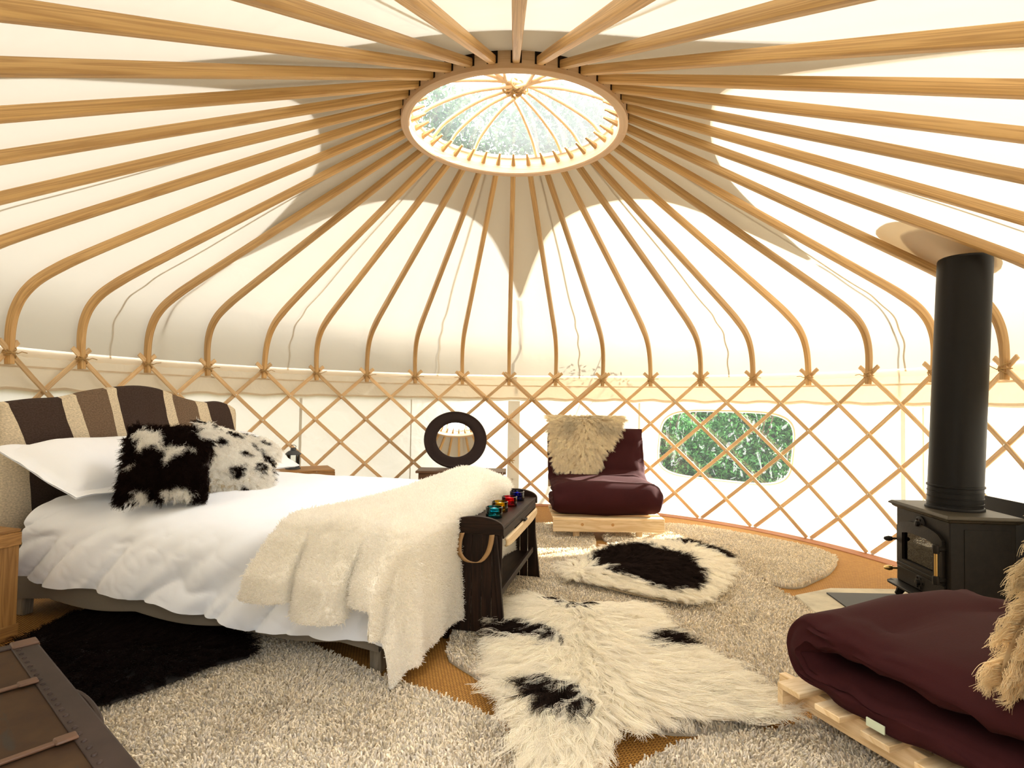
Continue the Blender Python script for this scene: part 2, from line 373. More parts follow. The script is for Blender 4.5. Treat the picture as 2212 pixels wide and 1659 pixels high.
    def build(s, name, mat, parent=None, smooth=True, bevel=0.0, sub=0, seg=2, solid=0.0, angle=40):
        me = bpy.data.meshes.new(name); me.from_pydata(s.v, [], s.f)
        uvl = me.uv_layers.new(name='UVMap'); flat = []
        for f, u in zip(s.f, s.uv):
            flat += [c for q in (u if u is not None else [(0.0, 0.0)] * len(f)) for c in q]
        uvl.data.foreach_set('uv', flat)
        me.materials.append(mat)
        me.polygons.foreach_set('use_smooth', [bool(smooth)] * len(me.polygons))
        me.update()
        if smooth: me.set_sharp_from_angle(angle=rad(angle))
        o = bpy.data.objects.new(name, me); COL.objects.link(o)
        if parent is not None: o.parent = parent
        if solid:
            m = o.modifiers.new('s', 'SOLIDIFY'); m.thickness = solid; m.offset = 0
        if bevel:
            m = o.modifiers.new('b', 'BEVEL'); m.width = bevel; m.segments = seg; m.limit_method = 'ANGLE'; m.angle_limit = rad(35); m.harden_normals = False
        if sub:
            m = o.modifiers.new('u', 'SUBSURF'); m.levels = sub; m.render_levels = sub
        return o
def tag(o, label=None, cat=None, group=None, kind=None):
    if label: o['label'] = label
    if cat: o['category'] = cat
    if group: o['group'] = group
    if kind: o['kind'] = kind
    return o
def thing(name, loc, rz, label, cat, group=None):
    o = bpy.data.objects.new(name, None); COL.objects.link(o); o.empty_display_size = 0.05
    o.location = loc; o.rotation_euler = (0, 0, rz)
    return tag(o, label, cat, group)
def copy_tree(o, parent=None):
    c = o.copy(); COL.objects.link(c)
    if parent is not None: c.parent = parent
    for ch in o.children: copy_tree(ch, c)
    return c
def az(i_deg, r, z): return Vector((r * math.sin(rad(i_deg)), r * math.cos(rad(i_deg)), z))
def rounded(poly, it=2):
    P = [tuple(p) for p in poly]
    for _ in range(it):
        Q = []
        for i in range(len(P)):
            a, b = P[i], P[(i + 1) % len(P)]
            Q += [(a[0] * .75 + b[0] * .25, a[1] * .75 + b[1] * .25), (a[0] * .25 + b[0] * .75, a[1] * .25 + b[1] * .75)]
        P = Q
    return P
def catmull(P, n):
    P = np.asarray(P, float); Q = np.vstack([2 * P[0] - P[1], P, 2 * P[-1] - P[-2]]); out = []
    for i in range(1, len(Q) - 2):
        for t in np.linspace(0, 1, n, endpoint=False):
            p0, p1, p2, p3 = Q[i - 1:i + 3]
            out.append(0.5 * ((2 * p1) + (-p0 + p2) * t + (2 * p0 - 5 * p1 + 4 * p2 - p3) * t * t + (-p0 + 3 * p1 - 3 * p2 + p3) * t ** 3))
    out.append(P[-1]); return np.array(out)
def inpoly(x, y, poly):
    x = np.asarray(x); y = np.asarray(y); r = np.zeros(x.shape, bool); n = len(poly)
    for i in range(n):
        x1, y1 = poly[i]; x2, y2 = poly[(i + 1) % n]
        c = ((y1 > y) != (y2 > y)); t = (x2 - x1) * (y - y1) / ((y2 - y1) if abs(y2 - y1) > 1e-12 else 1e-12) + x1
        r ^= c & (x < t)
    return r
def distpoly(x, y, poly):
    d = np.full(np.shape(x), 9.0); n = len(poly)
    for i in range(n):
        a = np.array(poly[i]); b = np.array(poly[(i + 1) % n]); ab = b - a; L = ab @ ab + 1e-12
        t = np.clip(((x - a[0]) * ab[0] + (y - a[1]) * ab[1]) / L, 0, 1)
        d = np.minimum(d, np.hypot(x - a[0] - t * ab[0], y - a[1] - t * ab[1]))
    return d
def vnoise(x, y, s, seed=0):
    """smooth value noise in numpy, about -1..1"""
    x = np.asarray(x) * s + seed * 17.13; y = np.asarray(y) * s + seed * 9.71
    xi = np.floor(x).astype(np.int64); yi = np.floor(y).astype(np.int64); fx = x - xi; fy = y - yi
    fx = fx * fx * (3 - 2 * fx); fy = fy * fy * (3 - 2 * fy)
    def h(a, b):
        n = (a * 374761393 + b * 668265263 + seed * 1442695) & 0x7fffffff
        n = ((n ^ (n >> 13)) * 1274126177) & 0x7fffffff
        return ((n ^ (n >> 16)) & 0xffff) / 32767.5 - 1
    return (h(xi, yi) * (1 - fx) + h(xi + 1, yi) * fx) * (1 - fy) + (h(xi, yi + 1) * (1 - fx) + h(xi + 1, yi + 1) * fx) * fy

# ---------------------------------------------------------------- strands
def strands(name, P, rad0, col, mat, parent, taper=0.35):
    """P (n, k, 3) strand points in the parent's frame, rad0 (n,), col (n, 3)"""
    n, k = P.shape[:2]
    cu = bpy.data.hair_curves.new(name); cu.add_curves([k] * n)
    cu.attributes['position'].data.foreach_set('vector', np.ascontiguousarray(P, np.float32).ravel())
    ra = cu.attributes.get('radius') or cu.attributes.new('radius', 'FLOAT', 'POINT')
    tp = np.linspace(1, taper, k)[None, :] * np.asarray(rad0)[:, None]
    ra.data.foreach_set('value', np.ascontiguousarray(tp, np.float32).ravel())
    ca = cu.attributes.new('Col', 'FLOAT_COLOR', 'CURVE')
    c4 = np.ones((n, 4), np.float32); c4[:, :3] = col
    ca.data.foreach_set('color', c4.ravel())
    cu.materials.append(mat)
    o = bpy.data.objects.new(name, cu); COL.objects.link(o)
    if parent is not None: o.parent = parent
    o['kind'] = 'stuff'
    return o
def fur(name, parent, rootsP, rootsN, rootsT, length, colour, mat, per=10, spread=0.012, rad0=0.0009, lift=0.5, k=7, wave=0.010, wfreq=2.2, converge=0.75, seed=1, floor=None, droop=0.5):
    """locks of wool: each root row is one lock; strands start around it and gather towards its tip"""
    rng = np.random.default_rng(seed)
    M = len(rootsP); t = np.linspace(0, 1, k)
    Nn = rootsN / np.linalg.norm(rootsN, axis=1, keepdims=True); T = rootsT / (np.linalg.norm(rootsT, axis=1, keepdims=True) + 1e-9)
    B = np.cross(Nn, T)
    L = length[:, None, None]
    # bend from the normal towards the flow direction
    ang = (lift * (1 - t) ** 1.3 - droop * 0.12 * t)[None, :, None]
    d = T[:, None, :] * np.cos(ang) + Nn[:, None, :] * np.sin(ang)
    step = np.concatenate([np.zeros((M, 1, 3)), np.cumsum(d[:, 1:] * (L / (k - 1)), axis=1)], 1)
    ph = rng.uniform(0, 6.28, (M, 1)); am = rng.uniform(0.4, 1.3, (M, 1)) * wave * (length[:, None] / length.mean())
    wv = np.sin(ph + t[None, :] * wfreq * 6.28) * am * (t[None, :] ** 0.7)
    wv2 = np.cos(ph * 1.7 + t[None, :] * wfreq * 5.1) * am * 0.6 * (t[None, :] ** 0.7)
    G = step + B[:, None, :] * wv[..., None] + Nn[:, None, :] * wv2[..., None]
    n = M * per
    gi = np.repeat(np.arange(M), per)
    o1 = rng.normal(0, spread, (n, 1)); o2 = rng.normal(0, spread, (n, 1))
    off = T[gi] * o1 + B[gi] * o2
    sh = (1 - converge * t ** 0.8)[None, :, None]
    ls = rng.uniform(0.72, 1.08, (n, 1, 1))
    P = rootsP[gi][:, None, :] + off[:, None, :] * sh + G[gi] * ls
    P += rng.normal(0, 1, (n, 1, 3)) * (t[None, :, None] ** 1.5) * spread * 0.45
    if floor is not None: P[..., 2] = np.maximum(P[..., 2], floor)
    c = np.minimum(colour[gi] * rng.uniform(0.86, 1.06, (n, 1)), 0.985)
    return strands(name, P, np.full(n, rad0) * rng.uniform(0.7, 1.3, n), c, mat, parent)
def sample_poly(poly, n, rng):
    p = np.array(poly); lo, hi = p.min(0), p.max(0); X = np.zeros((0, 2))
    while len(X) < n:
        q = rng.uniform(lo, hi, (n * 2, 2)); X = np.vstack([X, q[inpoly(q[:, 0], q[:, 1], poly)]])
    return X[:n]

# ================================================================ SETTING
R = 2.80; ZW = 1.304; A0 = -0.47
POLE = catmull([(2.785, 1.235), (2.792, 1.36), (2.79, 1.46), (2.772, 1.55), (2.73, 1.635), (2.655, 1.712), (2.54, 1.783), (2.39, 1.857), (2.0, 2.031), (1.3, 2.34), (0.60, 2.649)], 6)
_t = np.gradient(POLE, axis=0); _t /= np.linalg.norm(_t, axis=1, keepdims=True)
_nrm = np.stack([_t[:, 1], -_t[:, 0]], 1)          # outward/up normal (r, z)
def roof_profile(off): return POLE + _nrm * off
ROOF = roof_profile(0.036)
# outside ground
mb = MB(); mb.lathe([(40, -0.16), (0.001, -0.16)], k=48, cap=False); tag(mb.build('ground', M_GRASS, smooth=False), kind='structure')
# floor: round woven sisal with a border band
mb = MB(); mb.lathe([(0.001, 0.0), (2.82, 0.0), (2.82, -0.15)][::-1], k=96); tag(mb.build('floor', M_SISAL, smooth=False), kind='structure')
mb = MB(); mb.lathe([(2.675, 0.001), (2.68, 0.006), (2.795, 0.006), (2.80, 0.001)][::-1], k=120, cap=False); tag(mb.build('baseboard_round', M_BORDER), kind='structure')

# wall canvas, with the window opening and the doorway gap at the camera's side
WR = R + 0.035
WP = [(WR - 0.045, 0.004), (WR - 0.028, 0.05), (WR - 0.008, 0.11), (WR, 0.2), (WR, 0.30)]
mb = MB()
def wall_patch(mb, a0, a1, prof):
    n = max(2, int((a1 - a0) / 2) + 1)
    mb.grid(np.array([[tuple(az(a, r, z)) for r, z in prof] for a in np.linspace(a0, a1, n)]))
wz0, wz1, wa0, wa1 = 0.30, 1.06, 28.0, 59.0
wall_patch(mb, -167, 167, WP)
wall_patch(mb, -167, wa0, [(WR, wz0), (WR, 0.7), (WR, wz1)]); wall_patch(mb, wa1, 167, [(WR, wz0), (WR, 0.7), (WR, wz1)])
wall_patch(mb, -167, 167, [(WR, wz1), (WR, 1.22), (WR, 1.335)])
# ring of quads round the rounded window
NW = 96
def win_loop(grow, r):
    L = []; ca, cz = 43.7, 0.690; ha, hz, q = 12.6 + grow / 0.0494, 0.317 + grow, 4.2
    for k in range(NW):
        t = 2 * math.pi * k / NW; c, s = math.cos(t), math.sin(t)
        x = math.copysign(abs(c) ** (2 / q), c); y = math.copysign(abs(s) ** (2 / q), s)
        L.append((ca + ha * x + 0.6 * y, cz + hz * y))
    return L
def sq_loop():
    L = []; ca, cz = (wa0 + wa1) / 2, (wz0 + wz1) / 2; ha, hz = (wa1 - wa0) / 2, (wz1 - wz0) / 2
    for k in range(NW):
        t = 2 * math.pi * k / NW; c, s = math.cos(t), math.sin(t); m = max(abs(c), abs(s)); L.append((ca + ha * c / m, cz + hz * s / m))
    return L
wl_in, wl_out = win_loop(0, WR), sq_loop()
mb.grid(np.array([[tuple(az(a, WR, z)) for a, z in wl_out], [tuple(az(a, WR, z)) for a, z in wl_in]]), closed_v=True)
wallc = tag(mb.build('wall_round', M_WALLC), kind='structure')
mb = MB()
lp, li = win_loop(0.012, WR), win_loop(-0.010, WR)
mb.grid(np.array([[tuple(az(a, WR - 0.004, z)) for a, z in lp], [tuple(az(a, WR - 0.006, z)) for a, z in li]]), closed_v=True)
win = tag(mb.build('window_1', M_SEAM), kind='structure')
mb = MB(); P = [az(a, WR + 0.012 * (1 - abs(z - 0.69) / 0.4), z) for a, z in wl_in]; c = az(43.7, WR + 0.012, 0.69)
mb.add(P + [c], [(k, (k + 1) % NW, NW) for k in range(NW)]); mb.build('pane', M_WINDOW, win)

# roof canvas, valance, seams
RPROF = np.vstack([ROOF[5:], [(0.575, ROOF[-1][1] + 0.012)]])
rows = []
for a in np.linspace(-180, 180, 145)[:-1]:
    rows.append([tuple(az(a, r, z)) for r, z in RPROF])
A = np.array(rows)
mb = MB(); m_, n_ = A.shape[:2]; F = []
for i in range(m_):
    a = -180 + 2.5 * (i + 0.5)
    for j in range(n_ - 1):
        if abs(a) > 164 and RPROF[j][1] < 1.70: continue
        F.append((i * n_ + j, ((i + 1) % m_) * n_ + j, ((i + 1) % m_) * n_ + j + 1, i * n_ + j + 1))
mb.add(A.reshape(-1, 3).tolist(), F); tag(mb.build('ceiling', M_CANVAS), kind='structure')
mb = MB(); rv = ROOF[5][0] + 0.004
def wob(a): return 0.006 * math.sin(a * 0.9) + 0.004 * math.sin(a * 2.3 + 1)
mb.grid(np.array([[tuple(az(a, rv - 0.003, ROOF[5][1])), tuple(az(a, rv + 0.012, 1.22)), tuple(az(a, rv + 0.018, 1.085 + wob(a)))] for a in np.linspace(-164, 164, 165)]))
mb.grid(np.array([[tuple(az(a, rv - 0.008, 1.235)), tuple(az(a, rv - 0.008, 1.222))] for a in np.linspace(-164, 164, 165)]))
mb.grid(np.array([[tuple(az(a, rv - 0.012, 1.105 + wob(a))), tuple(az(a, rv - 0.010, 1.088 + wob(a)))] for a in np.linspace(-164, 164, 165)]))
tag(mb.build('trim_1', M_VAL), kind='structure')
mb = MB(); SP = roof_profile(0.040)
for q in range(12):
    a = -164.5 + 15 + 30 * q - 16 + 0.5
    a = 14.5 + 30 * (q - 6)
    if abs(a) > 166: continue
    hw = 0.007; L = []
    for i, (r, z) in enumerate(SP[4:]):
        da = math.degrees(hw / max(r, 0.3)); w = 0.35 * math.sin(i * 0.55 + q)
        L.append([tuple(az(a + w * 0.4 - da, r, z)), tuple(az(a + w * 0.4 + da, r, z))])
    mb.grid(np.array(L))
tag(mb.build('trim_2', M_SEAM), kind='structure')
mb = MB()
for a, w in ((0.7, 1.25), (-43.0, 0.25), (27.0, 0.22), (74.2, 0.35), (77.2, 0.15), (-21, 0.12), (-66, 0.15)):
    mb.grid(np.array([[tuple(az(a - w, WR - 0.005, z)), tuple(az(a + w, WR - 0.005, z))] for z in (0.10, 0.5, 1.07)]))
tag(mb.build('trim_3', M_WALLC), kind='structure')
mb = MB()
for k in range(6):
    p = az(0.5, WR - 0.009, 0.25 + 0.14 * k); mb.lathe([(0.012, 0), (0.012, 0.004), (0.006, 0.004), (0.006, 0)], p, 12, Matrix.Rotation(rad(90), 3, 'X'), True)
tag(mb.build('trim_4', M_RIVET), kind='structure')
# tan patch round the flue outlet, in two overlapping layers
mb = MB()
def roof_at(r, off=0.05):
    Q = roof_profile(off)[::-1]; return float(np.interp(r, Q[:, 0], Q[:, 1]))
for outline, off in (([(89.5, 2.02), (96.8, 2.02), (98.2, 2.3), (98, 2.5), (93, 2.62), (87.5, 2.5), (88.3, 2.2)], 0.039), ([(90.5, 2.19), (92.5, 2.12), (97.2, 2.16), (98.3, 2.45), (93, 2.62), (87.5, 2.52), (88.6, 2.33)], 0.047)):
    Q = rounded(outline, 2); ca = sum(p[0] for p in Q) / len(Q); cr = sum(p[1] for p in Q) / len(Q); rows = []
    for f in np.linspace(1, 0.02, 8):
        rows.append([tuple(az(ca + (a - ca) * f, cr + (r - cr) * f, roof_at(cr + (r - cr) * f, off))) for a, r in Q])
    mb.grid(np.array(rows), closed_v=True)
tag(mb.build('trim_5', M_FLASH), kind='structure')
# door frame at the camera's side (behind and beside the lens)
d = tag(MB().bar(az(-167, 2.80, 0), az(-167, 2.80, 1.80), 0.07, 0.05, (1, 0, 0)).bar(az(167, 2.80, 0), az(167, 2.80, 1.80), 0.07, 0.05, (1, 0, 0)).bar(az(-167.5, 2.80, 1.82), az(167.5, 2.80, 1.82), 0.06, 0.07).build('door_1', M_ASH, bevel=0.004), kind='structure')

# ================================================================ YURT FRAME
ORD = 'zeroth first second third fourth fifth sixth seventh eighth ninth tenth eleventh twelfth thirteenth fourteenth fifteenth sixteenth seventeenth eighteenth nineteenth twentieth'.split()
rng = random.Random(4)
# crown ring
crown = thing('roof_ring', (0, 0, 2.59), 0, 'round bent-wood roof crown ring at the top of the tent, holding the pole ends', 'crown ring')
mb = MB(); mb.lathe([(0.632, 0.002), (0.632, 0.12), (0.626, 0.128), (0.590, 0.128), (0.584, 0.12), (0.584, 0.006), (0.590, 0.0), (0.626, -0.002)], k=128, closed=True)
mb.build('ring', M_RING, crown)
for j in range(36):
    a = A0 + 10 * j; c = az(a, 0.629, 0.058); MB().box(c, (0.050, 0.012, 0.064), rad(-a)).build('socket_shade', M_DARKW, crown)  # dark block standing in for the shade inside each pole hole
farA = [-80, -58.5, -45, -27]; farB = [14.5, 31.5, 46, 65]
for s_, far in enumerate((farA, farB)):
    for k, a in enumerate(far):
        off = (k - 1.5) * 0.030; dirn = az(-36 if s_ == 0 else 39, 1, 0); side = Vector((dirn.y, -dirn.x, 0))
        p0 = az(a, 0.588, 0.118); p1 = az(a + 180 + (1.5 - k) * 2 * -1.5, 0.588, 0.118)
        mid = side * off * (1 if s_ == 0 else 1); mid.z = 0.262 + (0.006 if s_ else -0.012)
        pa = p0 * 0.42 + mid * 0.58; pa.z = 0.245; pb = p1 * 0.42 + mid * 0.58; pb.z = 0.245
        pq = p0 * 0.82 + mid * 0.18; pq.z = 0.185; pr = p1 * 0.82 + mid * 0.18; pr.z = 0.185
        pts = catmull([p0, pq, pa, mid, pb, pr, p1], 6)
        MB().tube(pts, 0.0115, 10).build('hoop', M_HOOP, crown)
mb = MB()
for u in range(-1, 2):
    for w in range(-1, 2):
        c = Vector(((u + w) * 0.026, (u - w) * 0.026 + 0.0, 0.258)); ring = []
        for k in range(14):
            t = 2 * math.pi * k / 14; e = Vector((math.cos(rad(45 + 90 * ((u + w) % 2))), math.sin(rad(45 + 90 * ((u + w) % 2))), 0))
            ring.append(c + e * math.cos(t) * 0.030 + Vector((0, 0, 1)) * math.sin(t) * 0.028)
        mb.tube(ring, 0.006, 6, True)
mb.build('knot', M_CORD, crown)

# roof poles
def lashing(i, mb):
    a = A0 + 10 * i
    for k in range(3):
        c = az(a, R - 0.012, ZW - 0.012 + 0.007 * k); tx = az(a + 90, 1, 0); ro = az(a, 1, 0); pts = []
        tl = (k - 1) * 0.7
        for q in range(12):
            t = 2 * math.pi * q / 12
            pts.append(c + (tx * math.cos(tl) + Vector((0, 0, 1)) * math.sin(tl)) * math.cos(t) * 0.036 + ro * math.sin(t) * 0.030)
        mb.tube(pts, 0.0036, 5, True)
    s = rng.choice((-1, 1)); p = az(a, R - 0.04, ZW - 0.01); tx = az(a + 90, 1, 0) * s
    mb.tube([p + tx * 0.02, p + tx * 0.05 + Vector((0, 0, 0.014)), p + tx * 0.085 + Vector((0, 0, 0.004 + 0.03 * rng.random()))], 0.0028, 5)
for i in range(-17, 19):
    a = A0 + 10 * i
    k = i + 1
    base = 'bent wooden roof pole, '
    if i == -1: lab = 'bent wooden roof pole rising directly above the round dark-framed mirror'
    elif i == 8: lab = base + 'ninth right of the one above the round mirror, beside the flue'
    elif k < 0: lab = base + '%s to the left of the one above the round mirror' % ORD[-k]
    else: lab = base + '%s to the right of the one above the round mirror' % ORD[k]
    near = abs(i) >= 17
    prof = POLE if not near else POLE[33:]
    jit = rng.uniform(-0.45, 0.45) * (1 if abs(i) < 17 else 0.2)
    pts = []; rr = []
    for q, (r, z) in enumerate(prof):
        s = q / (len(prof) - 1); w = jit * math.sin(math.pi * s)
        pts.append(az(a + w, r, z)); rr.append(float(np.interp(s, [0, 0.4, 0.62, 1.0], [0.0205, 0.0240, 0.0262, 0.0205])))
    b = az(a, 2.785, 1.30) if not near else pts[0]
    o = thing('roof_pole', b, 0, lab, 'roof pole', 'bent roof poles of the tent')
    sh = lambda L: [Vector(p) - Vector(b) for p in L]
    MB().tube(sh(pts), rr, 12, sq=0.45, up=az(a + 90, 1, 0), flat=0.84).build('shaft', M_ASH, o)
    pg = [az(a, r, z) for r, z in ((0.60, 2.649), (0.58, 2.658), (0.505, 2.692))]
    MB().tube(sh(pg), [0.0145, 0.0135, 0.006], 8, sq=0.5, up=az(a + 90, 1, 0)).build('peg', M_ASH, o)
    if not near and abs(i) <= 14:
        mb = MB(); lashing(i, mb); mb.v = [tuple(Vector(v) - Vector(b)) for v in mb.v]
        mb.build('lashing', M_CORD, o)

# trellis wall panels
def lath_pts(top, slope, r, ext=0.062, n=14, jit=0.0):
    zs = np.linspace(ZW + ext, 0.012, n); out = []
    for z in zs:
        s = (ZW - z) / ZW; a = A0 + 10 * top + slope * 30.0 * s + jit
        out.append(az(a, r, z))
    return out
def lath(parent, top, slope, r, jit=0.0, rivets=True):
    P = lath_pts(top, slope, r, jit=jit); V = []; U = []; w, h = 0.0155, 0.0055; L = 0
    for i, p in enumerate(P):
        t = (P[min(i + 1, len(P) - 1)] - P[max(i - 1, 0)]).normalized(); ro = Vector((p.x, p.y, 0)).normalized(); x = t.cross(ro).normalized()
        if i: L += (p - P[i - 1]).length
        for c, s in ((-1, -1), (1, -1), (1, 1), (-1, 1)):
            V.append(p + x * w * c + ro * h * s); U.append((L, (c * w + s * h)))
    n = len(P); F = [(i * 4 + j, i * 4 + (j + 1) % 4, (i + 1) * 4 + (j + 1) % 4, (i + 1) * 4 + j) for i in range(n - 1) for j in range(4)]
    F += [(3, 2, 1, 0), tuple((n - 1) * 4 + j for j in range(4))]
    o = MB().add(V, F, U).build('lath', M_LATH, parent, bevel=0.0025, seg=1)
    if rivets:
        mb = MB()
        for q in range(7):
            z = ZW - q * ZW / 6; s = q / 6; a = A0 + 10 * top + slope * 30 * s + jit
            if z < 0.05: continue
            p = az(a, r - h - 0.001, z); Rm = (Matrix.Rotation(rad(-a), 3, 'Z') @ Matrix.Rotation(rad(90), 3, 'X'))
            mb.lathe([(0.0065, 0.0), (0.0062, 0.0015), (0.0035, 0.003), (0.0005, 0.0032)], p, 8, Rm)
        mb.build('rivets', M_RIVET, o)
pl = thing('trellis_panel', (0, 0, 0), 0, 'crossed wooden lattice wall panel behind the bed and the round mirror', 'lattice wall')
pr = thing('trellis_panel', (0, 0, 0), 0, 'crossed wooden lattice wall panel behind the stove, chair and clear window', 'lattice wall')
for i in range(-16, 17):
    if i + 3 <= 16: lath(pl if i + 1.5 < 0.6 else pr, i, 1, R - 0.013)
    if i - 3 >= -16: lath(pl if i - 1.5 < 0.6 else pr, i, -1, R + 0.0005, rivets=False)
lath(pl, 0, 1, R - 0.026, jit=0.5); lath(pl, -1, 1, R - 0.026, jit=0.55); lath(pl, 1, -1, R - 0.026, jit=-0.5); lath(pl, 2, -1, R - 0.027, jit=-0.5, rivets=False)
mb = MB()
for (a, z) in ((-5.4, 1.095), (4.6, 1.08), (4.5, 0.66), (-0.4, 0.87), (0.3, 0.45)):
    c = az(a, R - 0.018, z); tx = az(a + 90, 1, 0); ro = az(a, 1, 0)
    for k in range(3):
        tl = k * 0.9 - 0.9; mb.tube([c + (tx * math.cos(tl) + Vector((0, 0, 1)) * math.sin(tl)) * math.cos(t) * 0.034 + ro * math.sin(t) * 0.026 for t in np.linspace(0, 6.28, 12)[:-1]], 0.0035, 5, True)
mb.build('lashing', M_CORD, pr)

# star-shaped outer cover with the clear dome, lying on the roof
star = thing('star_cover', (0, 0, 2.70), 0, 'star-shaped canvas crown cover on top of the roof, with a clear domed middle', 'crown cover')
TIPS = [2.2, 73.5, 144.0, -136.0, -67.8]
angs = np.linspace(-180, 180, 361)[:-1]
def star_r(a):
    best = 9
    for q in range(5):
        t0 = TIPS[q]; t1 = TIPS[(q + 1) % 5]; span = (t1 - t0) % 360; d_ = (a - t0) % 360
        if d_ <= span:
            u = abs(2 * d_ / span - 1)      # 1 at the tips, 0 in the middle
            # concave arc from tip to tip
            return 1.06 + (2.15 - 1.06) * (0.35 * u ** 2.2 + 0.65 * u ** 7.0)
    return 1.1
SQ = roof_profile(0.046)[::-1]
rows = []
for f in np.linspace(0, 1, 26):
    row = []
    for a in angs:
        r = 0.60 + (star_r(a) - 0.60) * f
        z = float(np.interp(r, SQ[:, 0], SQ[:, 1])); row.append((r * math.sin(rad(a)), r * math.cos(rad(a)), z - 2.70))
    rows.append(row)
MB().grid(np.array(rows), closed_v=True).build('cover_canvas', M_STAR, star)
prof = [(0.60 * math.cos(t), 0.022 + 0.20 * math.sin(t)) for t in np.linspace(0, math.pi / 2 - 0.02, 10)]
MB().lathe(prof, k=64, cap=False).build('clear_dome', M_DOME, star)
for q, a in enumerate(TIPS):
    pts = []
    for r in np.linspace(2.14, 2.80, 16):
        z = float(np.interp(r, SQ[:, 0], SQ[:, 1])) if r < 2.78 else 1.60
        pts.append(Vector(az(a + 0.12 * math.sin(r * 17 + q), r, z + 0.008 - 2.70)))
    for z in (1.5, 1.42, 1.30, 1.15): pts.append(az(a + 0.15 * math.sin(z * 21 + q), WR + 0.035, z - 2.70))
    MB().tube(pts, 0.008, 6).build('rope', M_CORD, star)

# ================================================================ OUTSIDE
def foliage(parent, blobs, n, size, mat, seed, off):
    g = np.random.default_rng(seed); V = []; 
    w = np.array([b[3] * b[4] * b[5] for b in blobs]) ** 0.7; w /= w.sum(); idx = g.choice(len(blobs), n, p=w)
    B = np.array(blobs)[idx]; u = g.normal(0, 1, (n, 3)); u /= np.linalg.norm(u, axis=1, keepdims=True); rr = g.uniform(0.35, 1.0, (n, 1)) ** 0.5
    C = B[:, :3] + u * rr * B[:, 3:6] - np.array(off)
    a = g.normal(0, 1, (n, 3)); a /= np.linalg.norm(a, axis=1, keepdims=True); b = np.cross(a, g.normal(0, 1, (n, 3))); b /= np.linalg.norm(b, axis=1, keepdims=True)
    s = size * g.uniform(0.6, 1.3, (n, 1))
    Q = np.stack([C - a * s, C + b * s * 0.45, C + a * s, C - b * s * 0.45], 1).reshape(-1, 3)
    me = bpy.data.meshes.new('foliage'); me.vertices.add(4 * n); me.vertices.foreach_set('co', Q.astype(np.float32).ravel())
    me.loops.add(4 * n); me.loops.foreach_set('vertex_index', np.arange(4 * n, dtype=np.int32)); me.polygons.add(n)
    me.polygons.foreach_set('loop_start', np.arange(0, 4 * n, 4, dtype=np.int32)); me.update(calc_edges=True); me.validate()
    me.materials.append(mat); o = bpy.data.objects.new('foliage', me); COL.objects.link(o); o.parent = parent; o['kind'] = 'stuff'
    return o
def shrub(loc, blobs, n, label, seed, size=0.035):
    o = thing('shrub', loc, 0, label, 'shrub', 'bushes outside the window')
    mb = MB(); g = random.Random(seed)
    for k in range(7):
        a = g.uniform(0, 6.28); h = g.uniform(0.9, 1.6); mb.tube([(0, 0, 0), (0.25 * math.cos(a), 0.25 * math.sin(a), h * 0.5), (0.6 * math.cos(a), 0.6 * math.sin(a), h)], [0.02, 0.014, 0.006], 6)
    mb.build('branches', M_BARK, o); foliage(o, [(b[0] + loc[0], b[1] + loc[1], b[2] + loc[2], b[3], b[4], b[5]) for b in blobs], n, size, M_LEAF, seed, loc)
shrub((2.5, 6.0, -0.15), [(0, 0, 0.55, 0.7, 0.45, 0.65), (0.35, -0.2, 0.3, 0.5, 0.4, 0.4), (-0.35, 0.1, 0.9, 0.55, 0.4, 0.5)], 15000, 'green leafy bush outside, behind the left half of the clear window', 5)
shrub((3.8, 5.7, -0.15), [(0, 0, 0.6, 0.8, 0.45, 0.7), (-0.3, -0.2, 0.25, 0.6, 0.4, 0.35), (0.35, 0.1, 1.0, 0.6, 0.4, 0.5)], 17000, 'green leafy bush outside, behind the right half of the clear window', 6)
shrub((3.2, 6.9, -0.15), [(0, 0, 0.9, 1.6, 0.4, 0.9), (0.9, 0.2, 1.2, 0.8, 0.4, 0.7)], 14000, 'taller darker bush outside, behind the two bushes nearest the window', 7, 0.05)
def tree(loc, blobs, n, label, seed, h):
    o = thing('tree', loc, 0, label, 'tree', 'trees seen through the roof crown')
    MB().tube([(0, 0, 0), (0.08, 0.05, h * 0.4), (0.0, 0.1, h * 0.8), (0.05, 0.1, h)], [0.16, 0.12, 0.07, 0.02], 8).build('trunk', M_BARK, o)
    mb = MB(); g = random.Random(seed)
    for b in blobs[::1]:
        mb.tube([(0.05, 0.07, h * 0.5), (b[0] * 0.5, b[1] * 0.5 + 0.05, (h * 0.5 + b[2]) / 2), (b[0], b[1], b[2])], [0.06, 0.04, 0.015], 6)
    mb.build('branches', M_BARK, o)
    foliage(o, [(b[0] + loc[0], b[1] + loc[1], b[2] + loc[2], b[3], b[4], b[5]) for b in blobs], n, 0.075, M_LEAFT, seed, loc)
tree((-1.9, 10.2, -0.15), [(0, 0, 6.6, 1.5, 1.0, 1.4), (-0.6, 0.2, 8.2, 1.2, 1.0, 1.2), (0.9, 0, 7.6, 1.0, 0.8, 1.0)], 7000, 'tall green tree seen through the left half of the clear crown dome', 21, 9.5)
tree((0.5, 9.6, -0.15), [(0, 0, 6.4, 1.1, 0.9, 1.3), (0.3, 0.3, 7.6, 1.0, 0.8, 1.0), (-0.3, 0, 5.2, 1.0, 0.7, 0.9)], 6000, 'tall green tree seen through the middle of the clear crown dome', 22, 8.6)
tree((2.4, 10.4, -0.15), [(0, 0, 6.8, 1.3, 1.0, 1.4), (0.4, 0.2, 8.2, 1.2, 1.0, 1.1), (-0.7, 0, 7.4, 0.8, 0.8, 0.9)], 7000, 'tall green tree seen through the right half of the clear crown dome', 23, 9.4)

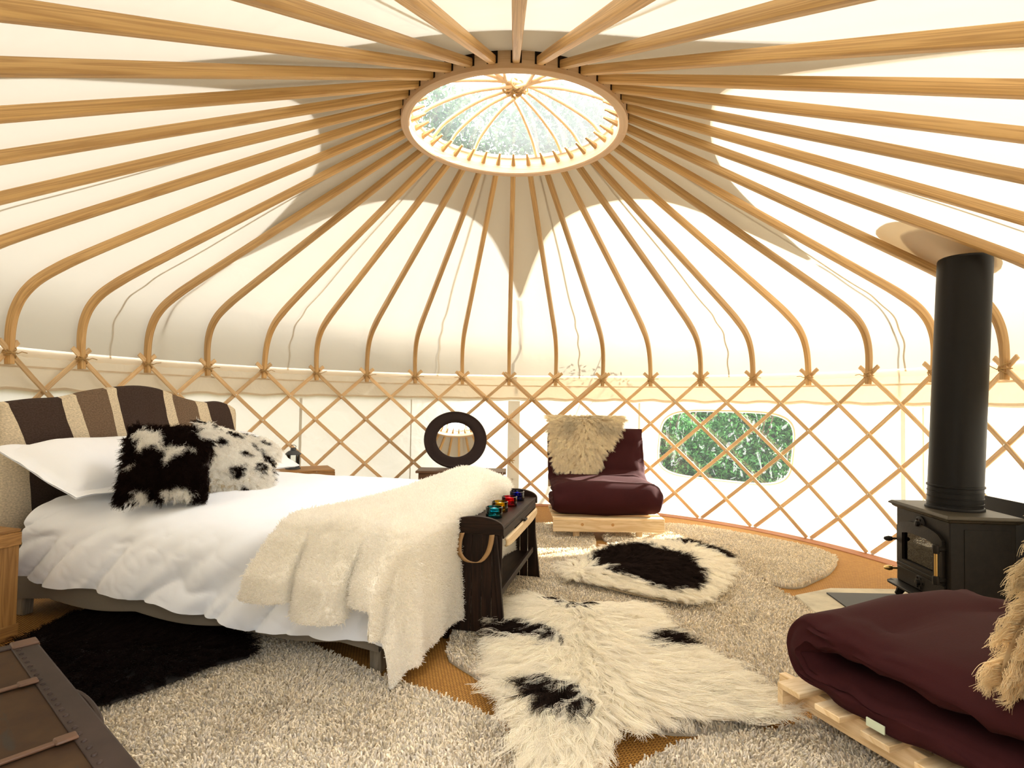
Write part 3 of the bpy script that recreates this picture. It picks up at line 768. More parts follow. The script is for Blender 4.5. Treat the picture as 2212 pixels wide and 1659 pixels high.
sp = thing('sapling', (1.45, 3.32, -0.15), 0, 'slender leafy sapling outside, casting leaf shadows on the back canvas', 'sapling')
MB().tube([(0, 0, 0), (0.03, -0.05, 0.9), (0.0, -0.28, 1.6), (-0.05, -0.45, 1.9)], [0.012, 0.010, 0.006, 0.003], 6).tube([(0.02, -0.15, 1.3), (0.15, -0.35, 1.62), (0.3, -0.42, 1.8)], [0.006, 0.004, 0.002], 5).build('stem', M_BARK, sp)
foliage(sp, [(1.40, 2.98, 1.58, 0.26, 0.14, 0.14), (1.72, 2.92, 1.54, 0.26, 0.10, 0.12), (1.20, 3.02, 1.62, 0.14, 0.10, 0.10)], 110, 0.022, M_LEAF, 51, (1.45, 3.32, -0.15))

# ================================================================ RUGS
def shag(name, label, poly, dens, seed, cx):
    poly = rounded(poly, 2); g = np.random.default_rng(seed)
    o = thing('shag_rug', (cx[0], cx[1], 0), 0, label, 'rug', 'cream shag rugs on the sisal')
    L = [(x - cx[0], y - cx[1]) for x, y in poly]
    MB().prism(L, 0.001, 0.010).build('backing', M_BACK, o, smooth=False)
    p = np.array(L); area = 0.5 * abs(np.dot(p[:, 0], np.roll(p[:, 1], 1)) - np.dot(p[:, 1], np.roll(p[:, 0], 1)))
    n = int(area * dens * 1.45); X = sample_poly(L, n, g); k = 4; t = np.linspace(0, 1, k)
    fl = np.stack([vnoise(X[:, 0], X[:, 1], 7, seed) + g.normal(0, .7, n), vnoise(X[:, 0], X[:, 1], 7, seed + 5) + g.normal(0, .7, n)], 1)
    h = g.uniform(0.016, 0.027, n); lean = 0.007
    P = np.zeros((n, k, 3)); P[:, :, :2] = X[:, None, :] + fl[:, None, :] * lean * (t ** 1.5)[None, :, None]
    P[:, :, :2] += g.normal(0, 0.0016, (n, k, 2)) * t[None, :, None]
    P[:, :, 2] = 0.008 + h[:, None] * (1 - (1 - t) ** 1.4)[None, :]
    base = np.array([0.80, 0.70, 0.535]); v = g.uniform(0.60, 1.14, (n, 1)); tint = g.uniform(-0.03, 0.03, (n, 1))
    strands('pile', P, g.uniform(0.0024, 0.0038, n), base * v + tint * np.array([1, 0.4, -1]), M_PILE, o, taper=0.75)
    return o
shag('a', 'cream shag rug at the bottom left, in front of the bed', [(-1.50, -0.40), (-1.33, -0.42), (-1.13, -0.52), (-0.91, -0.67), (-0.7, -0.82), (-0.52, -0.95), (-0.36, -1.05), (-0.25, -1.11), (-0.13, -1.19), (-0.04, -1.27), (0.02, -1.36), (0.05, -1.46), (0.06, -1.62), (0.0, -1.9), (-0.9, -1.9), (-1.25, -1.40), (-1.5, -1.2)], 17000, 1, (-0.7, -1.2))
shag('b', 'large cream shag rug in the middle, beneath both pale sheepskins', [(-0.27, -0.77), (-0.17, -0.9), (-0.09, -0.98), (-0.01, -1.08), (0.10, -1.16), (0.45, -1.30), (0.61, -1.33), (0.98, -1.24), (1.49, -0.67), (1.57, -0.38), (1.575, -0.17), (1.56, 0.07), (1.52, 0.3), (1.44, 0.56), (1.28, 0.80), (1.02, 1.0), (0.68, 0.98), (0.20, 0.72), (-0.10, 0.45), (-0.2, -0.2)], 13000, 2, (0.6, -0.2))
shag('c', 'cream shag rug beside the lattice wall, below the clear window', [(0.70, 1.30), (0.94, 1.75), (1.38, 1.86), (1.7, 1.71), (1.95, 1.46), (2.13, 1.24), (2.27, 1.08), (2.31, 0.81), (2.05, 0.46), (1.87, 0.31), (1.69, 0.15), (1.57, 0.21), (1.51, 0.36), (1.46, 0.66), (1.29, 0.90), (1.06, 1.08), (0.8, 1.15)], 12000, 3, (1.6, 1.0))
shag('e', 'small cream shag rug under the left front leg of the far chair', [(0.05, 1.75), (0.55, 1.80), (0.68, 1.45), (0.66, 1.15), (0.64, 0.99), (0.60, 0.97), (0.39, 0.85), (0.2, 0.77), (0.0, 0.66), (-0.05, 1.2)], 11000, 4, (0.35, 1.3))
shag('d', 'cream shag rug at the bottom right, under the nearer wine-red futon chair', [(0.28, -1.60), (0.43, -1.46), (0.53, -1.40), (0.64, -1.36), (0.78, -1.32), (0.97, -1.285), (1.3, -1.1), (1.8, -1.0), (2.0, -1.6), (1.6, -2.0), (0.5, -1.95)], 17000, 5, (1.1, -1.5))

# ================================================================ SHEEPSKINS ON THE FLOOR
def flow_from(spine, X, g, side=1.0):
    """directions leading outwards from a spine polyline"""
    S_ = np.asarray(spine); best = np.full(len(X), 9e9); D = np.zeros((len(X), 2))
    for i in range(len(S_) - 1):
        a, b = S_[i], S_[i + 1]; ab = b - a; t = np.clip(((X - a) @ ab) / (ab @ ab), 0, 1); q = a + t[:, None] * ab; d_ = X - q; dd = np.hypot(d_[:, 0], d_[:, 1])
        m = dd < best; best[m] = dd[m]; D[m] = (d_ + ab / np.linalg.norm(ab) * 0.06)[m]
    D += g.normal(0, 0.025, D.shape) + np.stack([vnoise(X[:, 0], X[:, 1], 6, 3), vnoise(X[:, 0], X[:, 1], 6, 8)], 1) * 0.05
    return D / (np.linalg.norm(D, axis=1, keepdims=True) + 1e-9), best
def floor_skin(label, poly, spine, locks, per, length, colfun, seed, base=0.03, rad0=0.0008, hide=None, lift=0.6, wave=0.012, dome=0.035, wfreq=1.6, spread=0.010, cx=None):
    g = np.random.default_rng(seed); pr_ = rounded(poly, 2); c = cx or tuple(np.mean(np.array(poly), 0))
    o = thing('sheepskin', (c[0], c[1], 0), 0, label, 'sheepskin')
    L = [(x - c[0], y - c[1]) for x, y in pr_]
    MB().prism(L, base - 0.012, base - 0.004).build('hide', hide or M_HIDE, o, smooth=False)
    X = sample_poly(L, locks, g); sp = np.asarray(spine) - np.array(c)
    D, dist = flow_from(sp, X, g); ed = distpoly(X[:, 0], X[:, 1], L)
    z = base + dome * np.clip(ed / 0.15, 0, 1)
    P0 = np.column_stack([X, z]); Nn = np.tile([0, 0, 1.0], (locks, 1)); T = np.column_stack([D, np.zeros(locks)])
    ln = length * g.uniform(0.75, 1.2, locks)
    col = colfun(X + np.array(c), g)
    fur('fur', o, P0, Nn, T, ln, col, M_FUR, per, spread, rad0, lift, 8, wave, wfreq, 0.72, seed, floor=base * 0.6)
    return o
CREAM = np.array([0.985, 0.918, 0.768]); BLACK = np.array([0.022, 0.014, 0.011]); 
def blobcol(polys, base=CREAM, dark=BLACK, soft=0.02, extra=None):
    def f(X, g):
        col = np.tile(base, (len(X), 1)) * g.uniform(0.9, 1.02, (len(X), 1))
        wx = X + np.stack([vnoise(X[:, 0], X[:, 1], 14, 2), vnoise(X[:, 0], X[:, 1], 14, 4)], 1) * soft
        for p in polys:
            m = inpoly(wx[:, 0], wx[:, 1], p); col[m] = dark * g.uniform(0.6, 1.6, (m.sum(), 1))
        return col
    return f
sk1 = [(0.07, -0.40), (0.22, -0.25), (0.35, -0.25), (0.46, -0.32), (0.57, -0.28), (0.59, -0.45), (0.57, -0.61), (0.63, -0.74), (0.65, -0.86), (0.74, -1.02), (0.78, -1.13), (0.81, -1.24), (0.79, -1.29), (0.70, -1.29), (0.60, -1.27), (0.52, -1.26), (0.40, -1.27), (0.31, -1.36), (0.28, -1.53), (0.12, -1.55), (0.09, -1.42), (0.09, -1.26), (0.07, -1.1), (0.07, -0.92), (0.07, -0.7), (0.06, -0.52)]
floor_skin('long-haired cream sheepskin rug with four small black spots, nearest the camera', sk1, [(0.33, -0.30), (0.32, -0.62), (0.31, -0.95), (0.32, -1.12)], 4000, 20, 0.185,
           blobcol([[(0.28, -0.24), (0.37, -0.26), (0.37, -0.38), (0.30, -0.38)], [(0.06, -0.60), (0.16, -0.585), (0.25, -0.68), (0.25, -0.77), (0.13, -0.78), (0.06, -0.74)], [(0.47, -0.74), (0.57, -0.71), (0.62, -0.79), (0.57, -0.87), (0.48, -0.90)], [(0.17, -1.13), (0.24, -1.10), (0.29, -1.15), (0.26, -1.22), (0.29, -1.25), (0.22, -1.27), (0.16, -1.22)]]), 11, base=0.048, wave=0.016)
sk2 = [(0.36, 0.27), (0.47, 0.42), (0.56, 0.57), (0.76, 0.77), (1.01, 0.90), (1.28, 0.97), (1.36, 0.88), (1.40, 0.66), (1.29, 0.26), (1.08, -0.08), (0.96, -0.22), (0.86, -0.18), (0.70, -0.10), (0.53, 0.05), (0.36, 0.16)]
floor_skin('cream sheepskin rug with one large black patch across its middle', sk2, [(0.52, 0.28), (0.85, 0.42), (1.15, 0.45), (1.22, 0.75)], 3000, 18, 0.125,
           blobcol([rounded([(0.46, 0.30), (0.66, 0.64), (0.97, 0.78), (1.07, 0.52), (1.10, 0.25), (1.05, 0.0), (0.88, -0.10), (0.74, 0.0), (0.62, 0.14)], 1), [(1.20, 0.88), (1.32, 0.92), (1.40, 0.60), (1.33, 0.54), (1.24, 0.70)]]), 12, base=0.048, wave=0.012)
sk3 = [(-2.0, -0.80), (-2.04, -0.5), (-1.76, -0.43), (-1.37, -0.53), (-1.20, -0.70), (-1.09, -0.78), (-1.01, -0.89), (-1.04, -0.92), (-1.13, -0.97), (-1.19, -1.09), (-1.28, -1.20), (-1.34, -1.28), (-1.6, -1.25), (-1.9, -1.1)]
floor_skin('black-brown sheepskin rug on the floor beside the bed, behind the old trunk', sk3, [(-1.9, -0.85), (-1.6, -0.85), (-1.35, -0.85)], 2400, 10, 0.065,
           lambda X, g: np.tile(np.array([0.012, 0.008, 0.007]), (len(X), 1)) * g.uniform(0.6, 1.4, (len(X), 1)), 13, base=0.052, hide=M_HIDED, wave=0.008, dome=0.015)

# ================================================================ BED
BEDA = rad(-16.0); BX, BY = -2.44, -0.404
bed = thing('bed', (BX, BY, 0), BEDA, 'low double bed with a striped headboard, standing on short grey legs', 'bed')
MB().box((1.03, 0.70, 0.155), (1.98, 1.34, 0.07)).build('frame', M_GREYW, bed, bevel=0.006)
for x, y in ((2.00, 0.05), (2.00, 1.35), (0.08, 0.05), (0.08, 1.35)):
    MB().box((x, y, 0.085), (0.055, 0.055, 0.168), taper=0.85).build('leg', M_GREYW, bed, bevel=0.004)
# mattress
def cushion_block(L, W, H, c, n=(26, 20), q=9.0, crown=0.02):
    A = []
    for i in range(n[0] + 1):
        v = -math.pi / 2 + math.pi * i / n[0]; row = []
        cv, sv = math.cos(v), math.sin(v); e = 2 / q
        cv = abs(cv) ** e; sv = math.copysign(abs(sv) ** e, sv)
        for j in range(4 * n[1]):
            u = 2 * math.pi * j / (4 * n[1]); cu, su = math.cos(u), math.sin(u)
            row.append((c[0] + L / 2 * cv * math.copysign(abs(cu) ** e, cu), c[1] + W / 2 * cv * math.copysign(abs(su) ** e, su), c[2] + H / 2 * sv))
        A.append(row)
    return np.array(A)
mb = MB(); A = cushion_block(2.02, 1.38, 0.31, (1.035, 0.70, 0.325)); mb.grid(A, closed_v=True); mb.build('mattress', M_MATT, bed)
# grey edge that sags in scallops below the duvet
X_ = np.linspace(0.05, 2.03, 80); rows = []
for x in X_:
    sc = 0.115 - 0.022 * abs(math.sin((x - 0.3) * math.pi / 0.52))
    rows.append([(x, 0.008, 0.30), (x, 0.002, 0.22), (x, -0.002, sc + 0.01), (x, 0.002, sc), (x, 0.02, sc + 0.004)])
MB().grid(np.array(rows)).build('valance', M_MATT, bed)
# headboard with the woven cover drawn over it
ys = np.linspace(-0.045, 1.475, 60)
top = catmull([(-0.045, 1.025), (0.1, 1.045), (0.24, 1.055), (0.36, 1.085), (0.5, 1.11), (0.69, 1.128), (0.85, 1.112), (0.98, 1.07), (1.1, 1.043), (1.2, 1.03), (1.32, 1.035), (1.42, 1.015), (1.475, 0.985)], 8)
zt = np.interp(ys, top[:, 0], top[:, 1])
hb = MB().box((-0.02, 0.715, 0.52), (0.03, 1.48, 0.92)).build('headboard', M_GREYW, bed, bevel=0.004)
rows = []; uvs = []
for y, z in zip(ys, zt):
    s = (y + 0.045) / 1.52; w = 0.006 * math.sin(y * 19) + 0.004 * math.sin(y * 41)
    ln = 0.024 * 1
    pts = [(0.018 + w, 0.18), (0.022 + w, 0.5), (0.020 + w, 0.8), (0.016 + w * 0.7, z - 0.04), (0.006, z - 0.008), (-0.02, z), (-0.045, z - 0.01), (-0.056, z - 0.05), (-0.058, 0.7), (-0.056, 0.3)]
    rows.append([(px, y, pz) for px, pz in pts]); uvs.append([(s - 0.13 * (1.06 - pz) + 0.012 * math.sin(pz * 14), pz) for px, pz in pts])
cov = MB().grid(np.array(rows), uv=np.array(uvs)).build('striped_cover', M_STRIPE, bed, solid=0.008)
cov['label'] = 'woven wool cover striped cream, charcoal and brown'

# duvet
def duvet():
    xs = np.linspace(0.16, 2.115, 150); path = []
    # cross-section: from the far hem over the top to the near hem
    prof = [(1.475, 0.25), (1.475, 0.38), (1.46, 0.47), (1.41, 0.53), (1.32, 0.562), (1.1, 0.578), (0.8, 0.582), (0.5, 0.576), (0.25, 0.566), (0.12, 0.548), (0.030, 0.508), (-0.022, 0.44), (-0.044, 0.36), (-0.056, 0.28), (-0.064, 0.20), (-0.062, 0.13)]
    prof = catmull(prof, 7); m = len(prof); tn = np.gradient(prof, axis=0); tn /= np.linalg.norm(tn, axis=1, keepdims=True)
    nr = np.stack([tn[:, 1], -tn[:, 0]], 1) * -1
    s = np.concatenate([[0], np.cumsum(np.linalg.norm(np.diff(prof, axis=0), axis=1))]); S_ = s / s[-1]
    Xg, Sg = np.meshgrid(xs, s, indexing='ij'); A = np.zeros((len(xs), m, 3))
    side = np.clip((s - (s[-1] - 0.50)) / 0.30, 0, 1)[None, :]
    # slanting folds on the near side, calmer on top
    q = Xg * 1.0 + (Sg - s[-1]) * 0.85
    w = vnoise(q, Sg * 0.3 + Xg * .2, 7, 3) + 0.45 * vnoise(q, Sg * 0.4, 17, 5) 
    ridge = (1 - np.abs(vnoise(q, Sg * 0.35 + Xg * .15, 7, 9))) ** 5
    d_ = side * (0.013 * w + 0.030 * ridge) + (1 - side) * (0.008 * vnoise(Xg * 0.5, Sg, 5, 4) + 0.004 * vnoise(Xg + Sg * 0.4, Sg, 13, 6))
    crumple = 0.004 * (1 - np.abs(vnoise(Xg + Sg * .3, Sg - Xg * .5, 16, 12))) ** 5
    d_ = d_ + crumple * side
    hem = np.clip((s - (s[-1] - 0.10)) / 0.10, 0, 1)[None, :]
    A[:, :, 0] = Xg
    A[:, :, 1] = prof[None, :, 0] + nr[None, :, 0] * d_
    A[:, :, 2] = prof[None, :, 1] + nr[None, :, 1] * d_
    # hem rises towards the head, foot end rounds over
    lift = np.interp(xs, [0.16, 0.3, 0.6, 0.9, 1.2, 1.5, 2.12], [0.09, 0.075, 0.065, 0.06, 0.03, 0.0, 0.01])
    A[:, :, 2] += (side ** 2) * lift[:, None] + hem * 0.010 * vnoise(Xg, Sg, 9, 7)
    end = np.clip((xs - 1.98) / 0.135, 0, 1)
    topm = np.clip((A[:, :, 2] - 0.30) / 0.2, 0, 1)
    A[:, :, 2] -= (end ** 2.5)[:, None] * topm * 0.10
    # puffed far edge
    return A
A = duvet(); mb = MB(); mb.grid(A)
# foot fall of the duvet
ft = A[-1]; rows = [ft]
for k, dz in enumerate((0.05, 0.14, 0.24, 0.33)):
    r = ft.copy(); r[:, 0] += 0.02 + 0.004 * k + 0.008 * np.sin(np.arange(len(r)) * 0.25); r[:, 2] = np.maximum(np.minimum(r[:, 2], ft[:, 2] - dz), 0.14 + 0.01 * np.sin(np.arange(len(r)) * 0.2)); rows.append(r)
mb.grid(np.array(rows))
o = mb.build('duvet', M_WHITE, None, angle=80); o.location = (BX, BY, 0); o.rotation_euler = (0, 0, BEDA)
tag(o, 'crumpled white cotton duvet spread over the bed and hanging down its side', 'duvet')

# pillows: a plump rectangle with a flat flange
def pillow_mesh(L, W, H, flange=0.055, seed=1, n=44):
    """closed pillow, local x = W, y = L"""
    u = np.linspace(-1, 1, n); U, V = np.meshgrid(u, u, indexing='ij')
    X = U * (W / 2 + flange); Y = V * (L / 2 + flange)
    a = np.clip((np.abs(X)) / (W / 2), 0, 1); b = np.clip(np.abs(Y) / (L / 2), 0, 1)
    h = H / 2 * np.sqrt(np.clip(1 - a ** 3.2, 0, 1)) * np.sqrt(np.clip(1 - b ** 4.2, 0, 1))
    h = h * (1 + 0.10 * vnoise(X, Y, 6, seed)) + 0.0035
    wob = 0.012 * vnoise(X, Y, 7, seed + 2) * np.clip((np.maximum(np.abs(X) - W / 2, np.abs(Y) - L / 2) + 0.02) / flange, 0, 1)
    T = np.stack([X, Y, h + wob + 0.004 * vnoise(X, Y, 18, seed + 4)], -1); Bm = np.stack([X, Y, -h * 0.8 + wob], -1)
    return T, Bm
def pillow(label, c, tilt, rz, seed):
    T, Bm = pillow_mesh(0.66, 0.42, 0.20, 0.05, seed); o = MB().grid(T).grid(Bm[:, ::-1]).build('pillow', M_WHITE, None, angle=70)
    Rm = Matrix.Rotation(BEDA, 3, 'Z') @ Matrix.Rotation(rz, 3, 'Z') @ Matrix.Rotation(tilt, 3, 'Y')
    p = Matrix.Rotation(BEDA, 3, 'Z') @ Vector(c) + Vector((BX, BY, 0))
    o.matrix_world = Matrix.Translation(p) @ Rm.to_4x4(); return tag(o, label, 'pillow', 'white bed pillows')
pillow('white pillow with a flat border, on the near side of the bed', (0.31, 0.27, 0.715), rad(24), rad(4), 1)
pillow('white pillow with a flat border, on the far side of the bed', (0.32, 1.11, 0.70), rad(22), rad(-2), 6)

# sheepskin cushions
def fur_cushion(label, c, right, up, size, thick, seed, patches, base, dark, spots=False):
    r_ = Vector(right).normalized(); u_ = Vector(up); u_ = (u_ - r_ * u_.dot(r_)).normalized(); n_ = r_.cross(u_)
    o = thing('sheepskin_cushion', c, 0, label, 'cushion', 'sheepskin cushions on the bed')
    g = np.random.default_rng(seed); n = 30
    t = np.linspace(-1, 1, n); U, V = np.meshgrid(t, t, indexing='ij'); s = size / 2
    def surf(U, V, side):
        a = np.abs(U); b = np.abs(V); sx = 1 - 0.07 * (1 - b ** 2) ; sy = 1 - 0.07 * (1 - a ** 2)
        h = thick / 2 * (np.clip(1 - a ** 2.6, 0, 1) * np.clip(1 - b ** 2.6, 0, 1)) ** 0.5
        x = U * s * (1 - 0.06 * (b < 2) * (1 - a * 0) * (1 - b) * 0) * sx; y = V * s * sy
        return np.stack([x, y, h * side], -1)
    B = np.array([list(r_), list(u_), list(n_)])
    MB().grid(surf(U, V, 1) @ B).grid((surf(U, V, -1) @ B)[:, ::-1]).build('cover', M_HIDE if spots else M_HIDEB, o)
    K = 3400; uv = g.uniform(-0.985, 0.985, (K, 2)); side = np.where(g.uniform(0, 1, K) < 0.78, 1.0, -1.0)
    P = surf(uv[:, 0], uv[:, 1], side); e = 0.02
    du = surf(np.clip(uv[:, 0] + e, -1, 1), uv[:, 1], side) - surf(np.clip(uv[:, 0] - e, -1, 1), uv[:, 1], side); dv = surf(uv[:, 0], np.clip(uv[:, 1] + e, -1, 1), side) - surf(uv[:, 0], np.clip(uv[:, 1] - e, -1, 1), side)
    Nn = np.cross(du, dv) * side[:, None]; Nn /= np.linalg.norm(Nn, axis=1, keepdims=True) + 1e-9
    Nn += np.stack([uv[:, 0] ** 5, uv[:, 1] ** 5, 0 * side], 1) * 0.45
    T = np.stack([vnoise(uv[:, 0], uv[:, 1], 2.2, seed) + g.normal(0, .35, K), vnoise(uv[:, 0], uv[:, 1], 2.2, seed + 3) - 0.7 + g.normal(0, .35, K), 0 * side], 1) 
    wu = uv + np.stack([vnoise(uv[:, 0], uv[:, 1], 5, seed + 7), vnoise(uv[:, 0], uv[:, 1], 5, seed + 9)], 1) * 0.08
    light = np.zeros(K, bool)
    for q in patches: light |= inpoly(wu[:, 0], wu[:, 1], q)
    if spots: light = ~light
    col = np.where(light[:, None], np.array(base)[None] * g.uniform(0.88, 1.08, (K, 1)), np.array(dark)[None] * g.uniform(0.5, 1.4, (K, 1)))
    fur('fur', o, P @ B, Nn @ B, T @ B, g.uniform(0.020, 0.034, K), col, M_FUR, 18, 0.0085, 0.0006, 1.05, 6, 0.007, 1.5, 0.30, seed)
    return o
WOOL = (0.985, 0.95, 0.88); INK = np.array([0.016, 0.009, 0.007])
def wl_(x, y, z):
    p = Matrix.Rotation(BEDA, 3, 'Z') @ Vector((x, y, 0)); return Vector((p.x + BX, p.y + BY, z))
CUSHIONS = True

# fleece throw over the foot of the bed
def fleece():
    NA, NB = 190, 190
    foot, near = 2.088, 0.0
    bvals = np.concatenate([np.linspace(-1.37, -0.02, 95), np.linspace(0.0, 0.40, 95)])   # b<0 on top, b>0 hanging on the near side
    A = np.zeros((NA, NB, 3))
    pl0 = [-0.57, -0.325, -0.09, 0.13]                     # the pleats along the near edge
    hem = [0.325, 0.375, 0.30, 0.30]
    for j, b in enumerate(bvals):
        f = (b - max(0, b)) * -1
        sb = np.interp(b, [-1.37, -1.0, -0.5, 0.0, 0.40], [-0.33, -0.33, -0.38, -0.46, -0.52])
        amax = np.interp(b, [-1.37, -0.1, 0.0, 0.40], [0.53, 0.55, 0.56, 0.50])
        av = sb + (amax - sb) * np.linspace(0, 1, NA)
        for i, a in enumerate(av):
            # each pleat has its own hem length
            k = 0
            while k < 2 and a > pl0[k + 1]: k += 1
            p = min(1.0, max(0.0, (a - pl0[k]) / (pl0[k + 1] - pl0[k])))
            bb = b * (hem[k] / 0.40) if (b > 0 and a < 0.06) else b
            da, db = max(a, 0.0), max(bb, 0.0); drop = math.hypot(da, db)
            x = foot + min(a, 0); y = near - min(b, 0)
            heap = math.exp(-((b + 1.02) / 0.26) ** 2) * math.exp(-((a + 0.06) / 0.24) ** 2)
            zt = 0.588 + 0.075 * heap
            cr = (a * 0.8 + (b + 1.0) * 0.42)
            crease = (1 - abs(float(vnoise(cr, b * 0.22, 6.0, 3)))) ** 3 * 0.024 + 0.007 * float(vnoise(a, b, 9, 5))
            crease *= min(1.0, (a - sb) * 9) * min(1.0, max(0.0, (b + 1.37)) * 8)
            if drop > 0:
                th = math.atan2(db, da); rd = 0.075; ql = rd * math.pi / 2
                if drop < ql: g_ = drop / rd; out = rd * math.sin(g_); dz = rd * (1 - math.cos(g_))
                else: out = rd; dz = rd + (drop - ql)
                x += out * math.cos(th); y -= out * math.sin(th); z = zt - dz
                fl_ = max(0.0, dz - 0.03); cw = min(1.0, th / 0.6) if a > 0 else 1.0
                tube = max(0.0, 1 - abs(2 * p - 1.08) ** 2.6) ** 0.55       # rounded tubes with tight valleys between them
                amp = min(fl_ * 0.75, 0.11)
                y -= cw * (amp * tube + 0.012); x -= cw * fl_ * 0.12 * (1 if a < 0 else 0.2)
                bw = 1 - cw
                x += bw * (0.045 * fl_ + 0.035 * fl_ * math.sin(b * 9 + 0.4) + 0.02 * fl_ * math.sin(b * 23))
                z += crease * max(0, 1 - dz / 0.12)
                if z < 0.030:
                    ex_ = 0.030 - z; x += math.cos(th) * ex_ * 0.7; y -= math.sin(th) * ex_ * 0.7; z = 0.030 + 0.010 * math.sin(ex_ * 40) ** 2
            else: z = zt + crease + (max(0.0, 1 - abs(2 * p - 1.08) ** 2.6) ** 0.55 - 0.75) * 0.035 * max(0.0, 1 + b / 0.32) * (1 if a < 0.1 else 0)
            A[i, j] = (x, y, z)
    return A
FL = fleece()
fl = thing('fleece_throw', (BX, BY, 0), BEDA, 'fluffy cream fleece throw draped in folds over the foot of the bed', 'blanket')
MB().grid(FL).build('cloth', M_FLEECE, fl, angle=85, solid=0.010)
def fleece_fur(A, parent, n, seed):
    g = np.random.default_rng(seed); m, k = A.shape[:2]; u = g.uniform(0, m - 1.001, n); v = g.uniform(0, k - 1.001, n)
    du = np.gradient(A, axis=0); dv = np.gradient(A, axis=1); Nn = np.cross(du, dv)
    ar = np.linalg.norm(Nn, axis=2); iu = u.astype(int); iv = v.astype(int)
    keep = g.uniform(0, 1, n) < np.clip(ar[iu, iv] / np.percentile(ar, 90), 0.05, 1); u, v, iu, iv = u[keep], v[keep], iu[keep], iv[keep]
    fu = (u - iu)[:, None]; fv = (v - iv)[:, None]
    P = (A[iu, iv] * (1 - fu) + A[iu + 1, iv] * fu) * (1 - fv) + (A[iu, iv + 1] * (1 - fu) + A[iu + 1, iv + 1] * fu) * fv
    nn = Nn[iu, iv] / (ar[iu, iv][:, None] + 1e-9); c = nn[:, 2:3]; 
    nn = nn * np.sign(np.median(nn[P[:, 2] > 0.57][:, 2]))
    k_ = 4; t = np.linspace(0, 1, k_); N_ = len(P)
    side = g.normal(0, 1, (N_, 3)); L = g.uniform(0.008, 0.016, (N_, 1))
    Q = P[:, None, :] + nn[:, None, :] * (0.006 + L[:, None, :] * (t - 0.35 * t ** 3)[None, :, None]) + side[:, None, :] * (L[:, None, :] * 0.35) * (t ** 2)[None, :, None]
    col = np.array([0.99, 0.955, 0.88]) * g.uniform(0.9, 1.0, (N_, 1))
    return strands('pile', Q, g.uniform(0.0010, 0.0016, N_), col, M_FUR, parent, 0.6)
fleece_fur(FL, fl, 230000, 4)

# the two cushions
fur_cushion('black sheepskin cushion with white streaks, in front of the near pillow', wl_(0.80, 0.17, 0.755), wl_(1.04, 0.22, 0) - wl_(0.74, 0.02, 0), (-0.50, 0.30, 0.90), 0.38, 0.20, 31,
            [[(-0.75, 0.72), (-0.15, 0.80), (-0.05, 0.35), (-0.55, 0.22)], [(-0.35, 0.36), (0.3, 0.34), (0.75, 0.2), (0.4, 0.1), (-0.4, 0.25)], [(0.0, 0.25), (0.15, 0.25), (0.1, -0.15), (-0.05, -0.15)], [(-0.6, -0.78), (-0.2, -0.78), (-0.2, -1.0), (-0.7, -1.0)], [(0.15, -0.72), (0.6, -0.72), (0.65, -1.0), (0.1, -1.0)], [(0.7, 0.95), (1.0, 0.95), (1.0, 0.6), (0.7, 0.6)], [(-0.9, -0.2), (-0.6, -0.15), (-0.75, -0.3)]], WOOL, INK)
fur_cushion('white sheepskin cushion with dark spots, leaning on the far pillow', wl_(0.755, 0.62, 0.70), wl_(1.0, 0.75, -0.17) - wl_(0.66, 0.42, 0), (-0.70, 0.24, 0.62), 0.50, 0.19, 32,
            [[(-1.0, 1.0), (-0.6, 1.0), (-0.62, 0.82), (-1.0, 0.85)], [(-0.35, 1.0), (0.35, 1.0), (0.25, 0.86), (-0.2, 0.84)], [(-0.25, 0.74), (0.05, 0.66), (0.05, 0.56), (-0.2, 0.62)], [(0.42, 0.72), (0.56, 0.74), (0.58, 0.58), (0.44, 0.55)], [(0.28, 0.46), (0.40, 0.44), (0.42, 0.26), (0.30, 0.30)],
             [(0.55, 0.30), (0.85, 0.36), (0.98, 0.0), (0.90, -0.35), (0.78, 0.05), (0.58, 0.02)], [(0.5, -0.05), (0.68, -0.1), (0.7, -0.4), (0.55, -0.35)], [(0.0, -0.42), (0.32, -0.36), (0.28, -0.62), (0.02, -0.72)], [(0.30, -0.85), (0.5, -0.8), (0.5, -0.98), (0.32, -1.0)], [(0.88, -0.5), (1.0, -0.5), (1.0, -0.8), (0.9, -0.75)], [(-0.72, 0.3), (-0.3, 0.36), (-0.2, 0.12), (-0.55, 0.05)], [(0.1, 0.14), (0.26, 0.16), (0.24, -0.06), (0.1, -0.02)]], WOOL, INK, True)
for o_ in COL.objects:
    pass

